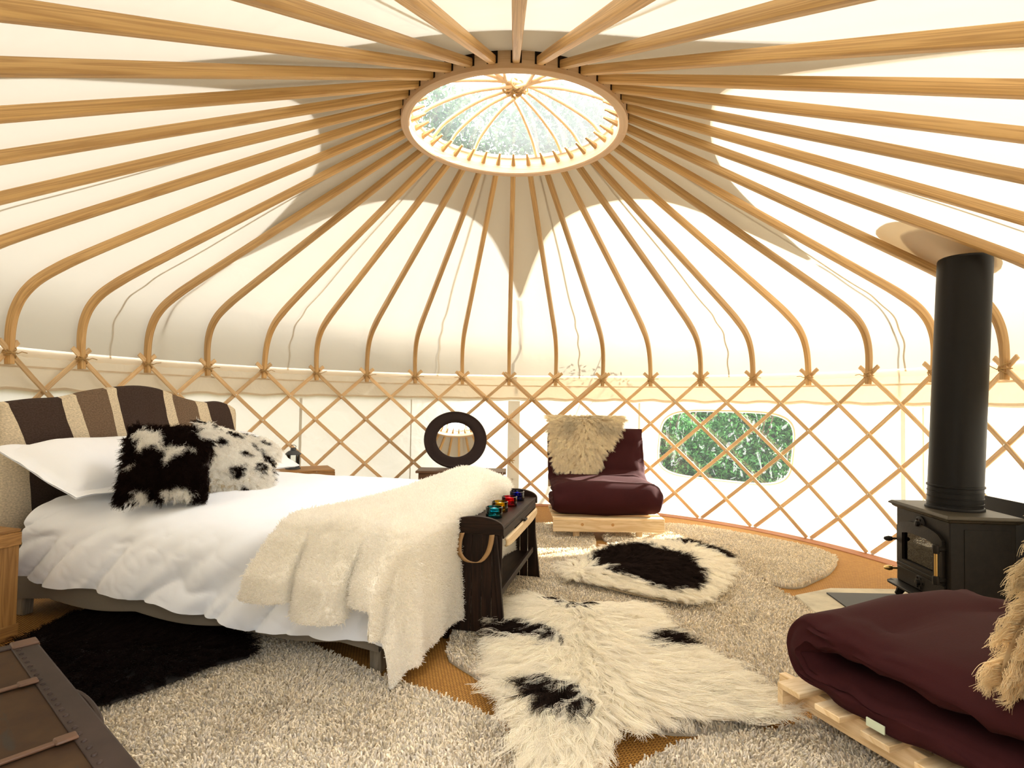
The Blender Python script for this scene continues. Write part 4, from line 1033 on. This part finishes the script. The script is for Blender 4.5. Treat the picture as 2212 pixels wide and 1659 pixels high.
# ================================================================ BEDSIDE CRATES, LANTERN
def crate(loc, rz, label, w=0.34, d=0.30, h=0.48, top=True):
    """fruit crate stood on end: solid ends top and bottom, slatted sides, open at the back"""
    o = thing('wooden_crate', loc, rz, label, 'crate', 'fruit crates used as bedside tables')
    t = 0.012
    MB().box((0, 0, h - t / 2), (w, d, t)).build('top_board', M_CRATE, o, bevel=0.002)
    MB().box((0, 0, t / 2 + 0.004), (w, d, t)).build('bottom_board', M_CRATE, o, bevel=0.002)
    n = 3
    for k in range(n):
        x = -w / 2 + (k + 0.5) * w / n; MB().box((x, -d / 2 + 0.006, h / 2), (w / n - 0.008, 0.010, h - 2 * t)).build('slat', M_CRATE, o, bevel=0.002)
    for k in range(3):
        for s in (-1, 1):
            y = -d / 2 + (k + 0.5) * d / 3 + 0.008; MB().box((s * (w / 2 - 0.006), y, h / 2), (0.010, d / 3 - 0.022, h - 2 * t)).build('slat', M_CRATE, o, bevel=0.002)
    for z in (t + 0.03, h - t - 0.03): MB().box((0, -d / 2 - 0.003, z), (w, 0.008, 0.055)).build('rail', M_CRATE, o, bevel=0.002)
    for s in (-1, 1):
        MB().prism([(s * (w / 2 - 0.012), -d / 2 + 0.012), (s * (w / 2 - 0.05), -d / 2 + 0.012), (s * (w / 2 - 0.012), -d / 2 + 0.05)], t, h - t).build('corner_post', M_CRATE, o)
    return o
crate((-2.335, -0.78, 0), rad(73), 'slatted wooden crate at the left edge, beside the near bed corner')
crate((-1.66, 1.45, 0), rad(28), 'wooden crate beyond the bed, carrying the small lantern', 0.42, 0.32, 0.50)
lt = thing('lantern', (-1.735, 1.40, 0.50), rad(20), 'small dark metal candle lantern standing on the crate beyond the bed', 'lantern')
q = 0.042
MB().lathe([(0.058, 0), (0.058, 0.010), (0.050, 0.016)], k=6).build('base', M_LANT, lt, smooth=False)
for k in range(6):
    a = rad(60 * k); MB().box((0.046 * math.cos(a), 0.046 * math.sin(a), 0.066), (0.007, 0.007, 0.104)).build('post', M_LANT, lt)
MB().lathe([(0.060, 0.116), (0.060, 0.124), (0.040, 0.142), (0.022, 0.150), (0.022, 0.164), (0.016, 0.170), (0.0, 0.172)], k=24).build('roof', M_LANT, lt)
MB().lathe([(0.044, 0.016), (0.044, 0.116)], k=6, cap=False).build('glass', M_LGLASS, lt, smooth=False)
MB().lathe([(0.020, 0.012), (0.020, 0.060), (0.0, 0.058)], k=20).build('candle', M_WAX, lt)
MB().tube([(0.02 * math.cos(t), 0, 0.178 + 0.014 * math.sin(t)) for t in np.linspace(0, 6.28, 15)[:-1]], 0.002, 6, True).build('ring', M_LANT, lt)

# ================================================================ CHEST AND MIRROR BY THE FAR WALL
ch = thing('low_chest', (-0.46, 2.34, 0), 0, 'low brown wooden chest against the far wall, under the mirror', 'chest')
MB().box((0, 0, 0.20), (0.80, 0.26, 0.36)).build('body', M_CHEST, ch, bevel=0.004)
MB().box((0, 0, 0.39), (0.85, 0.30, 0.022)).build('lid', M_CHEST, ch, bevel=0.004)
for x in (-0.36, 0.36):
    for y in (-0.10, 0.10): MB().box((x, y, 0.012), (0.05, 0.05, 0.024)).build('foot', M_CHEST, ch)
mi = thing('mirror', (-0.535, 2.44, 0.402), rad(8), 'round mirror with a broad dark frame, leaning on the lattice wall', 'mirror')
Rm = Matrix.Rotation(rad(90 - 17.2), 3, 'X'); cc = Rm @ Vector((0, 0.285, 0)); 
def oval(p, c): return Rm @ Vector((p[0], p[1] * 0.925, p[2])) + c
mb = MB(); k = 64; prof = [(0.300, -0.012), (0.312, 0.0), (0.312, 0.018), (0.304, 0.026), (0.292, 0.022), (0.275, 0.020), (0.24, 0.026), (0.21, 0.024), (0.192, 0.014), (0.188, 0.002), (0.188, -0.012)]
A = [[tuple(oval((r * math.cos(2 * math.pi * j / k), r * math.sin(2 * math.pi * j / k), z), cc)) for j in range(k)] for r, z in prof]
mb.grid(np.array(A), closed_u=True, closed_v=True); mb.build('frame', M_WICK, mi)
mb = MB(); P = [oval((0.195 * math.cos(2 * math.pi * j / k), 0.195 * math.sin(2 * math.pi * j / k), 0.004), cc) for j in range(k)]; mb.add(P, [tuple(range(k))]); mb.build('glass', M_MIRROR, mi, smooth=False)

# ================================================================ SLATTED SIDE TABLE AND TEALIGHTS
TA = rad(-12.6)
tb = thing('slatted_side_table', (-0.045, -0.17, 0), TA, 'dark slatted side table with arched ends, at the foot of the bed', 'side table')
Lh, Wh, Ht = 0.425, 0.12, 0.50
MB().box((0, 0, Ht), (2 * Wh, 2 * Lh - 0.03, 0.016)).build('tabletop', M_DARKW, tb, bevel=0.003)
for s in (-1, 1):
    arc = [(-Wh - 0.004, 0.470), (Wh + 0.004, 0.470)] + [((Wh + 0.004) * math.cos(t), 0.502 + 0.048 * math.sin(t)) for t in np.linspace(0, math.pi, 17)]
    Rm = Matrix.Rotation(rad(90), 3, 'X')
    MB().prism(arc, -0.010, 0.010, Rm, (0, s * Lh, 0)).build('end_board', M_DARKW, tb, bevel=0.002)
    for k in range(5):
        x = (-0.5 + (k + 0.5) / 5) * 2 * (Wh - 0.004) 
        MB().bar((x * 1.0, s * (Lh - 0.004), 0.475), (x * 1.03, s * (Lh + 0.006), 0.035), 2 * Wh / 5 - 0.003, 0.010, (0, 1, 0)).build('slat', M_DARKW, tb, bevel=0.0015)
    for t in (-1, 1):
        MB().bar((t * (Wh - 0.035), s * (Lh + 0.008), 0.47), (t * (Wh + 0.012), s * (Lh + 0.026), 0.0), 0.024, 0.024, (0, 1, 0)).build('leg', M_DARKW, tb, bevel=0.003)
    w = [(-0.066, 0.472), (-0.074, 0.43), (-0.070, 0.39), (-0.045, 0.362), (-0.01, 0.352), (0.03, 0.358), (0.058, 0.392), (0.070, 0.43), (0.074, 0.472)]
    P = catmull(w, 4); rows = []
    for j, (x, z) in enumerate(P):
        bow = 0.030 * math.sin(math.pi * j / (len(P) - 1)) + 0.014
        rows.append([(x - 0.012, s * (Lh + 0.004 + bow), z), (x + 0.012, s * (Lh + 0.008 + bow), z + 0.004)])
    MB().grid(np.array(rows)).build('strap_handle', M_STRAP, tb, solid=0.003)
for t in (-1, 1):
    MB().box((t * (Wh - 0.008), 0, 0.470), (0.014, 2 * Lh - 0.04, 0.040)).build('apron', M_DARKW, tb, bevel=0.002)
fr_ = []
for k, y in enumerate(np.linspace(-0.39, 0.39, 24)):
    e = 0.018 * (1 - (2 * abs(k / 23 - 0.5)) ** 6)
    fr_.append([(Wh + 0.001, y, 0.447), (Wh + 0.008, y, 0.440), (Wh + 0.008, y, 0.420 - e), (Wh, y, 0.415 - e)])
dr = MB().grid(np.array(fr_)).build('drawer', M_PINE, tb, solid=0.008); dr['label'] = 'pale wooden drawer front'
MB().box((Wh + 0.014, 0.02, 0.455), (0.012, 0.05, 0.010)).build('catch', M_IRON, dr)
for t in (-1, 1): MB().bar((t * (Wh - 0.02), -Lh + 0.02, 0.20), (t * (Wh - 0.02), Lh - 0.02, 0.20), 0.016, 0.03).build('rail', M_DARKW, tb, bevel=0.002)
MB().box((0, 0, 0.185), (2 * Wh - 0.05, 2 * Lh - 0.05, 0.012)).build('lower_shelf', M_DARKW, tb, bevel=0.002)
GL = {'teal': (0.10, 0.62, 0.68), 'yellow': (0.86, 0.66, 0.03), 'red': (0.85, 0.05, 0.10), 'blue': (0.02, 0.07, 0.48)}
for nm, (x, y) in (('teal', (-0.068, -0.40)), ('yellow', (-0.043, -0.25)), ('red', (0.005, -0.095)), ('blue', (0.048, 0.085))):
    o = thing('tealight_holder', (x, y, 0.508), 0, '%s glass tealight holder on the dark side table' % ('turquoise' if nm == 'teal' else nm), 'candle holder', 'coloured tealight glasses in a row')
    MB().lathe([(0.0, 0.0), (0.036, 0.0), (0.041, 0.004), (0.0415, 0.022), (0.038, 0.025), (0.0415, 0.028), (0.042, 0.050), (0.036, 0.052), (0.033, 0.030), (0.028, 0.026), (0.0, 0.026)], k=32).build('glass', glass('glass_' + nm, GL[nm], 0.03), o)
    MB().lathe([(0.019, 0.028), (0.019, 0.043), (0.017, 0.041), (0.0, 0.041)], k=24).build('candle', M_ALU, o)

# ================================================================ FUTON CHAIRS
def sheet_ring(path, halfw, thick, tufts, seed, nq=44, q=3.2):
    """a thick soft mat bent along a (y, z) path; closed tube of superelliptic sections"""
    P = catmull(path, 7); n = len(P); tn = np.gradient(P, axis=0); tn /= np.linalg.norm(tn, axis=1, keepdims=True); nr = np.stack([-tn[:, 1], tn[:, 0]], 1)
    s = np.concatenate([[0], np.cumsum(np.linalg.norm(np.diff(P, axis=0), axis=1))]); L = s[-1]
    A = np.zeros((n, nq, 3))
    for i in range(n):
        e = min(s[i], L - s[i]); endk = min(1.0, (e / 0.05)) ** 0.5 if e < 0.05 else 1.0; endk = max(endk, 0.12)
        for j in range(nq):
            t = 2 * math.pi * j / nq; c, sn = math.cos(t), math.sin(t)
            x = math.copysign(abs(c) ** (2 / 7.0), c) * halfw; h = math.copysign(abs(sn) ** (2 / q), sn) * thick / 2 * endk
            h *= 1.0 - 0.30 * (abs(x) / halfw) ** 6
            w = 0.012 * float(vnoise(x, s[i] + (3 if sn > 0 else 9), 6, seed)) + 0.005 * float(vnoise(x, s[i] + (3 if sn > 0 else 9), 15, seed + 1))
            if abs(x) > halfw * 0.86: w += 0.010 * float(vnoise(s[i], sn * 0.05, 22, seed + 2))
            dd = 0
            for (tx, ty, tz) in tufts:
                by, bz = P[i, 0] + nr[i, 0] * h, P[i, 1] + nr[i, 1] * h; dv = math.hypot(by - ty, bz - tz); r2 = (x - tx) ** 2 + dv * dv
                if r2 < 0.06:
                    r_ = math.sqrt(r2); an = math.atan2(dv, x - tx)
                    dd += 0.024 * math.exp(-r2 / 0.0009) + 0.020 * math.exp(-r2 / 0.012) + 0.0045 * math.cos(an * 7 + tx * 30) * math.exp(-r_ / 0.09) * min(1, r_ / 0.02)
            dd = dd if sn > 0 else -dd
            h = h + (w if sn > 0 else -w) * endk - dd
            xx = x + 0.012 * float(vnoise(s[i], sn * 3, 9, seed + 4)) * (abs(x) / halfw) ** 3
            A[i, j] = (xx, P[i, 0] + nr[i, 0] * h, P[i, 1] + nr[i, 1] * h)
    return A, s
def futon_chair(loc, rz, label, ext=0.0):
    o = thing('futon_chair', loc, rz, label, 'chair', 'wine-red futon chairs')
    fb = MB().box((0, -0.305, 0.098), (0.86, 0.020, 0.088)).build('front_board', M_PINE, o, bevel=0.002)
    for y, w in ((-0.272, 0.088), (-0.13, 0.085), (0.02, 0.085), (0.17, 0.085)) + (((0.30, 0.085),) if ext else ()):
        MB().box((0, y, 0.151), (0.86, w, 0.018)).build('seat_slat', M_PINE, o, bevel=0.002)
    for s in (-1, 1):
        MB().box((s * 0.33, 0.03, 0.105), (0.03, 0.64 + 2 * ext, 0.072)).build('side_rail', M_PINE, o, bevel=0.002)
        for y in (-0.26, 0.19): MB().box((s * 0.245, y, 0.035), (0.05, 0.022, 0.070)).build('leg', M_PINE, o, bevel=0.002)
        MB().bar((s * 0.30, 0.35 + ext, 0.10), (s * 0.30, (0.61 if not ext else 0.53) + ext, 0.74 if not ext else 0.56), 0.03, 0.055, (0, 1, 0)).build('back_post', M_PINE, o, bevel=0.002)
    for f in ((0.35, 0.62, 0.90) if not ext else (0.25, 0.45, 0.65)): MB().bar((-0.42, 0.35 + ext + 0.26 * f - 0.03, 0.10 + 0.64 * f + 0.012), (0.42, 0.35 + ext + 0.26 * f - 0.03, 0.10 + 0.64 * f + 0.012), 0.018, 0.085, (0, 0.38, 0.93)).build('back_slat', M_PINE, o, bevel=0.002)
    path = [(0.32 + ext, 0.224), (0.05, 0.224), (-0.12, 0.222), (-0.215, 0.232), (-0.262, 0.288), (-0.215, 0.352), (-0.12, 0.362), (0.05, 0.360), (0.22 + ext, 0.368), (0.305 + ext, 0.42), (0.342 + ext, 0.50), (0.40 + ext, 0.65), (0.465 + ext, 0.815)]
    A, s = sheet_ring(path[::-1], 0.425, 0.130, [], 3)
    L = s[-1]
    A, s = sheet_ring(path[::-1], 0.425, 0.130, [(-0.22, 0.335 + ext, 0.68), (0.22, 0.335 + ext, 0.68), (-0.22, -0.06, 0.425), (0.22, -0.06, 0.425), (-0.20, -0.325, 0.28), (0.20, -0.325, 0.28)], 3)
    mb = MB(); mb.grid(A, closed_v=True); n, q = A.shape[:2]
    mb.add([tuple(p) for p in A[0]], [tuple(range(q))]); mb.add([tuple(p) for p in A[-1]], [tuple(range(q - 1, -1, -1))])
    m = mb.build('futon_mattress', M_WINE, o, angle=75)
    return o
c1 = futon_chair((0.77, 1.555, 0.018), rad(0.5), 'wine-red futon chair on a pale pine base, below the window at the far wall')
c2 = futon_chair((1.413, -1.426, 0.005), rad(201), 'wine-red futon chair on a pale pine base, in front of the stove', 0.10)
for k in ((-0.10, -0.3165), (0.06, -0.3165)):
    pass
mb = MB(); mb.box((0.438, 0.03, 0.200), (0.004, 0.052, 0.022)); tg = mb.build('care_tag', M_TAG, c2); tg['label'] = 'small pale green care tag'
mb = MB()
for x, y in ((-0.205, 0.098), (0.03, 0.098)): mb.lathe([(0.012, 0.0), (0.012, 0.001), (0.0, 0.0012)], (x, -0.3152, y + 0.012), 12, Matrix.Rotation(rad(90), 3, 'X'))
mb.build('knots', M_CRATE, [ch_ for ch_ in c1.children if ch_.name.startswith('front_board')][0])

# sheepskins hung over the chair backs (chair frame: front is -y)
EXT = [0.0]
def back_surface(t, off):
    """t measured down the front of the chair back from its top edge; negative goes over the top and down behind"""
    t = np.asarray(t, float); P = np.zeros(t.shape + (2,)); Nn = np.zeros(t.shape + (2,))
    top = np.array([0.470 + EXT[0], 0.832]); d = np.array([-0.369, -0.929]); n = np.array([-0.929, 0.369]); h = 0.066 + off
    f = t >= 0
    P[f] = top + d * t[f][:, None] + n * h; Nn[f] = n
    r = (~f) & (t > -math.pi * h); th = -t[r] / h
    nn = n[None, :] * np.cos(th)[:, None] + (-d)[None, :] * np.sin(th)[:, None]; P[r] = top + nn * h; Nn[r] = nn
    b = (~f) & ~r; P[b] = top - n * h + d * (-t[b] - math.pi * h)[:, None]; Nn[b] = -n
    return P, Nn
def throw(chair, rz, loc, label, poly, seed, locks, base, ext=0.0):
    EXT[0] = ext
    g = np.random.default_rng(seed); o = thing('sheepskin', loc, rz, label, 'sheepskin')
    pr_ = rounded(poly, 2); p = np.array(pr_); 
    c = p.mean(0); rows = []; 
    for f in np.linspace(1, 0.02, 14):
        q = c + (p - c) * f; PP, NN = back_surface(q[:, 1], 0.006); rows.append(np.column_stack([q[:, 0], PP]))
    MB().grid(np.array(rows), closed_v=True).build('hide', M_HIDE, o)
    X = sample_poly(pr_, locks, g); PP, NN = back_surface(X[:, 1], 0.012)
    D = X - np.array([c[0], -0.05]); D += g.normal(0, 0.06, D.shape) + np.stack([vnoise(X[:, 0], X[:, 1], 7, 1), vnoise(X[:, 0], X[:, 1], 7, 2)], 1) * 0.10; D[:, 1] += 0.10
    e = 0.01; P2, _ = back_surface(X[:, 1] + e, 0.012); dt = (P2 - PP) / e
    T = np.column_stack([D[:, 0], dt * D[:, 1:2]])
    col = np.array(base) * g.uniform(0.85, 1.08, (locks, 1)) * (1 - 0.25 * np.clip(vnoise(X[:, 0], X[:, 1], 8, 5), 0, 1)[:, None])
    fur('fur', o, np.column_stack([X[:, 0], PP]), np.column_stack([0 * X[:, 0], NN]), T, g.uniform(0.045, 0.075, locks), col, M_FUR, 18, 0.008, 0.0007, 0.95, 7, 0.008, 1.6, 0.65, seed)
    m = X[:, 0] > 0.38
    if ext and m.any():      # the edge that overhangs the cushion curls, so wool shows on its inner side as well
        fur('fur', o, np.column_stack([X[m, 0], PP[m] - NN[m] * 0.012]), -np.column_stack([0 * X[m, 0], NN[m]]), T[m], g.uniform(0.04, 0.06, m.sum()), col[m], M_FUR, 18, 0.008, 0.0007, 0.95, 7, 0.008, 1.6, 0.65, seed + 1)
    return o
throw(c1, rad(0.5), (0.77, 1.555, 0.018), 'golden cream sheepskin thrown over the back of the far chair', [(-0.42, -0.22), (-0.10, -0.26), (0.20, -0.22), (0.26, -0.05), (0.24, 0.03), (0.15, 0.16), (0.07, 0.27), (0.02, 0.40), (0.0, 0.46), (-0.20, 0.47), (-0.34, 0.44), (-0.40, 0.33), (-0.41, 0.15)], 41, 1700, (0.97, 0.87, 0.66))
throw(c2, rad(201), (1.413, -1.426, 0.005), 'shaggy golden sheepskin at the right edge, over the nearer chair back', [(0.52, -0.60), (0.1, -0.65), (-0.2, -0.4), (-0.2, 0.25), (-0.05, 0.42), (0.20, 0.47), (0.44, 0.46), (0.515, 0.34), (0.50, 0.22), (0.555, 0.12), (0.54, 0.0)], 42, 3000, (0.92, 0.76, 0.49), 0.095)

# ================================================================ HEARTH AND STOVE
he = tag(MB().prism(rounded([(1.59, 0.10), (2.60, 0.10), (2.62, -0.72), (1.62, -0.72), (1.535, -0.42)], 1), 0.001, 0.036).build('hearth_slab', M_STONE, None, bevel=0.008), 'pale stone hearth slab on the floor under the stove', 'hearth')
hp = tag(MB().prism([(1.765, -0.005), (2.58, -0.015), (2.56, -0.60), (1.715, -0.58)], 0.0365, 0.043).build('hearth_plate', M_SLATE, None, bevel=0.001), 'flat dark metal plate lying on the stone hearth slab', 'hearth plate')
hs = thing('heat_shield', (2.58, -0.40, 0), 0, 'black heat shield panel standing behind the stove', 'panel')
MB().bar((0.012, 0.42, 0.335), (0.0, -0.62, 0.335), 0.012, 0.53, (0, 0, 1)).build('panel', M_SHIELD, hs)
for y in (0.34, -0.50): MB().box((0.0, y, 0.056), (0.09, 0.02, 0.04)).build('foot', M_SHIELD, hs)
st = thing('wood_stove', (2.285, -0.235, 0.043), rad(-94.6), 'black cast-iron wood stove with a glass door and tall flue pipe', 'stove')
MB().box((0, 0.0, 0.283), (0.432, 0.30, 0.40)).build('body', M_IRON, st, bevel=0.006)
mb = MB()
for z, w, d in ((0.483, 0.445, 0.312), (0.492, 0.47, 0.338), (0.500, 0.49, 0.36), (0.511, 0.472, 0.342)): pass
tpv = []
for z, w, d in ((0.478, 0.445, 0.312), (0.486, 0.466, 0.332), (0.492, 0.470, 0.336), (0.497, 0.492, 0.358), (0.503, 0.494, 0.36), (0.513, 0.468, 0.334)):
    tpv.append([(-w / 2, -d / 2, z), (w / 2, -d / 2, z), (w / 2, d / 2, z), (-w / 2, d / 2, z)])
mb = MB().grid(np.array(tpv), closed_v=True); mb.add(tpv[0], [(3, 2, 1, 0)]); mb.add(tpv[-1], [(0, 1, 2, 3)]); mb.build('top_plate', M_IRONTOP, st, smooth=False, bevel=0.002)
tpv = [[(-w / 2, -d / 2 - 0.02, z), (w / 2, -d / 2 - 0.02, z), (w / 2, d / 2, z), (-w / 2, d / 2, z)] for z, w, d in ((0.083, 0.44, 0.32), (0.074, 0.46, 0.345), (0.066, 0.465, 0.35), (0.060, 0.445, 0.33))]
mb = MB().grid(np.array(tpv), closed_v=True); mb.add(tpv[0], [(0, 1, 2, 3)]); mb.add(tpv[-1], [(3, 2, 1, 0)]); mb.build('base_plate', M_IRON, st, smooth=False, bevel=0.002)
for sx in (-1, 1):
    for sy in (-1, 1):
        P = catmull([(sx * 0.185, sy * 0.125, 0.064), (sx * 0.195, sy * 0.135, 0.04), (sx * 0.205, sy * 0.142, 0.015), (sx * 0.214, sy * 0.150, 0.0)], 4)
        MB().tube(P, np.linspace(0.026, 0.014, len(P)), 8, sq=0.6).build('leg', M_IRON, st)
# arched door
def arch(w, z0, z1, rise, n=14):
    L = [(-w / 2, z0), (w / 2, z0)]
    for t in np.linspace(0, 1, n): x = w / 2 - w * t; L.append((x, z1 + rise * (1 - (2 * t - 1) ** 2) ** 0.6))
    return L
fy = -0.151
Rf = Matrix.Rotation(rad(90), 3, 'X')
mb = MB(); o1, i1 = arch(0.37, 0.172, 0.385, 0.045), arch(0.255, 0.215, 0.355, 0.014)
for a_, b_, ya, yb in ((o1, o1, fy, fy - 0.016), (o1, i1, fy - 0.016, fy - 0.022), (i1, i1, fy - 0.022, fy - 0.004)):
    mb.grid(np.array([[(x, ya, z) for x, z in a_], [(x, yb, z) for x, z in b_]]), closed_v=True)
door = mb.build('door', M_IRON, st, angle=30)
mb = MB(); mb.add([(x, fy - 0.0075, z) for x, z in arch(0.268, 0.208, 0.358, 0.016)], [tuple(range(16))]); mb.build('glass', M_STOVEGL, door, smooth=False)
mb = MB(); mb.add([(x, fy - 0.0012, z) for x, z in arch(0.268, 0.208, 0.358, 0.016)], [tuple(range(16))]); mb.build('firebox_lining', M_FIREIN, door, smooth=False)
MB().box((0, fy - 0.020, 0.190), (0.34, 0.010, 0.010)).build('door_rail', M_IRON, door, bevel=0.002)
mb = MB(); mb.tube([(0.188, fy - 0.045, 0.195), (0.188, fy - 0.045, 0.345)], 0.008, 10); hd = mb.build('handle', M_BRASS, door); hd['label'] = 'brass door handle rod'
for z in (0.195, 0.345): MB().tube([(0.180, fy + 0.005, z), (0.188, fy - 0.045, z)], 0.012, 8).lathe([(0.0, -0.024), (0.014, -0.02), (0.016, 0.0), (0.014, 0.02), (0.0, 0.026)], (0.188, fy - 0.045, z), 12).build('handle_bracket', M_IRON, door)
for z, w in ((0.428, 0.040), (0.128, 0.042)):
    mb = MB().lathe([(w, 0.0), (w, 0.006), (w * 0.75, 0.012), (w * 0.35, 0.014), (w * 0.3, 0.028), (0.0, 0.030)], (0, fy, z), 28, Rf)
    for k in range(6): mb.box(Vector((w * 0.62 * math.cos(k * 1.047), fy - 0.013, z + w * 0.62 * math.sin(k * 1.047))), (0.010, 0.008, 0.010))
    mb.build('air_vent', M_IRON, st)
MB().box((0, fy - 0.003, 0.128), (0.38, 0.012, 0.078)).build('ash_door', M_IRON, st, bevel=0.003)
MB().box((0, -0.185, 0.078), (0.36, 0.07, 0.012)).build('ash_lip', M_IRON, st, bevel=0.003)
for z in (0.305, 0.145):
    MB().tube([(-0.20, fy, z), (-0.20, fy - 0.03, z)], 0.006, 8).lathe([(0.0, 0.0), (0.012, 0.004), (0.015, 0.02), (0.010, 0.04), (0.0, 0.048)], (-0.20, fy - 0.03, z), 12, Rf).build('knob', M_BRASS if z < 0.2 else M_IRON, st)
# side panel seam
MB().box((0.217, 0.02, 0.283), (0.004, 0.21, 0.33)).build('side_panel', M_IRON, st, bevel=0.001)
# flue, leaning slightly
fl_top = Vector((-0.005, 0.075, 1.815)); fb_ = Vector((0.0, 0.012, 0.508))
MB().tube([fb_, fb_ + (fl_top - fb_) * 0.5, fl_top - Vector((0, 0, 0.02)), fl_top - Vector((0, 0, 0.006)), fl_top], [0.118, 0.118, 0.118, 0.114, 0.104], 40).build('flue_pipe', M_FLUE, st)
flu = st.children[-1]
mb = MB()
for f, r, w in ((0.006, 0.126, 0.012), (0.028, 0.1205, 0.004), (0.05, 0.1205, 0.004), (0.072, 0.1205, 0.004), (0.094, 0.124, 0.006)):
    p = fb_ + (fl_top - fb_) * f; mb.tube([p - Vector((0, 0, w)), p - Vector((0, 0, w * 0.6)), p + Vector((0, 0, w * 0.6)), p + Vector((0, 0, w))], [r - 0.003, r, r, r - 0.003], 40)
for o_ in [c for c in st.children if c.name.startswith('flue_pipe')]: mb.build('flue_collar', M_FLUE, o_)
mb = MB(); mb.box((-0.12, -0.01, 0.64), (0.02, 0.02, 0.03)); mb.build('clamp_bolt', M_IRON, [c for c in st.children if c.name.startswith('flue_pipe')][0])

# ================================================================ OLD TRUNK
tk = thing('travel_trunk', (-1.183, -2.004, 0), math.atan2(-0.643, 0.766), 'old brown travelling trunk with riveted metal edging, at the bottom left corner', 'trunk')
w2, d2, h2 = 0.475, 0.26, 0.355
MB().box((0, 0, h2 / 2), (2 * w2 - 0.006, 2 * d2 - 0.006, h2 - 0.004)).build('body', M_TRUNK, tk, bevel=0.012, seg=3)
mb = MB(); bw = 0.058
for s in (-1, 1):
    mb.box((0, s * (d2 - bw / 2), h2 - 0.0005), (2 * w2, bw, 0.006)); mb.box((0, s * (d2 + 0.0005), h2 - bw / 2), (2 * w2, 0.005, bw))
for s in (-1, 1):
    mb.box((s * (w2 - 0.016), 0, h2), (0.034, 2 * d2, 0.006)); mb.box((s * (w2 + 0.0005), 0, h2 - bw / 2), (0.005, 2 * d2, bw))
me_ = mb.build('edge_band', M_TMETAL, tk, bevel=0.003)
for s in (-1, 1):
    mb = MB()
    for k in range(26): mb.lathe([(0.0062, 0.0), (0.0055, 0.0025), (0.003, 0.0042), (0.0, 0.0046)], (-w2 + 0.03 + k * (2 * w2 - 0.06) / 25, s * (d2 - bw + 0.012), h2 + 0.0024), 8)
    mb.build('rivet_row', M_TMETAL, me_)
for x in (-0.155, 0.20):
    MB().box((x, 0.0, h2 + 0.004), (0.016, 2 * d2 - 2 * bw + 0.01, 0.006)).build('strap', M_LEATH, tk, bevel=0.002)
    for s in (-1, 1): MB().box((x, s * (d2 - bw - 0.012), h2 + 0.006), (0.030, 0.040, 0.008)).build('strap_tab', M_LEATH, tk, bevel=0.004)
for sx in (-1, 1):
    for sy in (-1, 1):
        MB().box((sx * (w2 - 0.022), sy * (d2 - 0.026), h2 + 0.0035), (0.052, 0.060, 0.009)).box((sx * (w2 + 0.001), sy * (d2 - 0.026), h2 - 0.022), (0.008, 0.060, 0.052)).box((sx * (w2 - 0.022), sy * (d2 + 0.001), h2 - 0.022), (0.052, 0.008, 0.052)).build('corner_cap', M_LEATH, tk, bevel=0.004)
P = catmull([(-0.13, d2, h2 - 0.045), (-0.10, d2 + 0.016, h2 - 0.034), (0.0, d2 + 0.022, h2 - 0.030), (0.10, d2 + 0.016, h2 - 0.034), (0.13, d2, h2 - 0.045)], 5)
MB().tube(P, 0.008, 8).build('handle', M_TMETAL, tk)
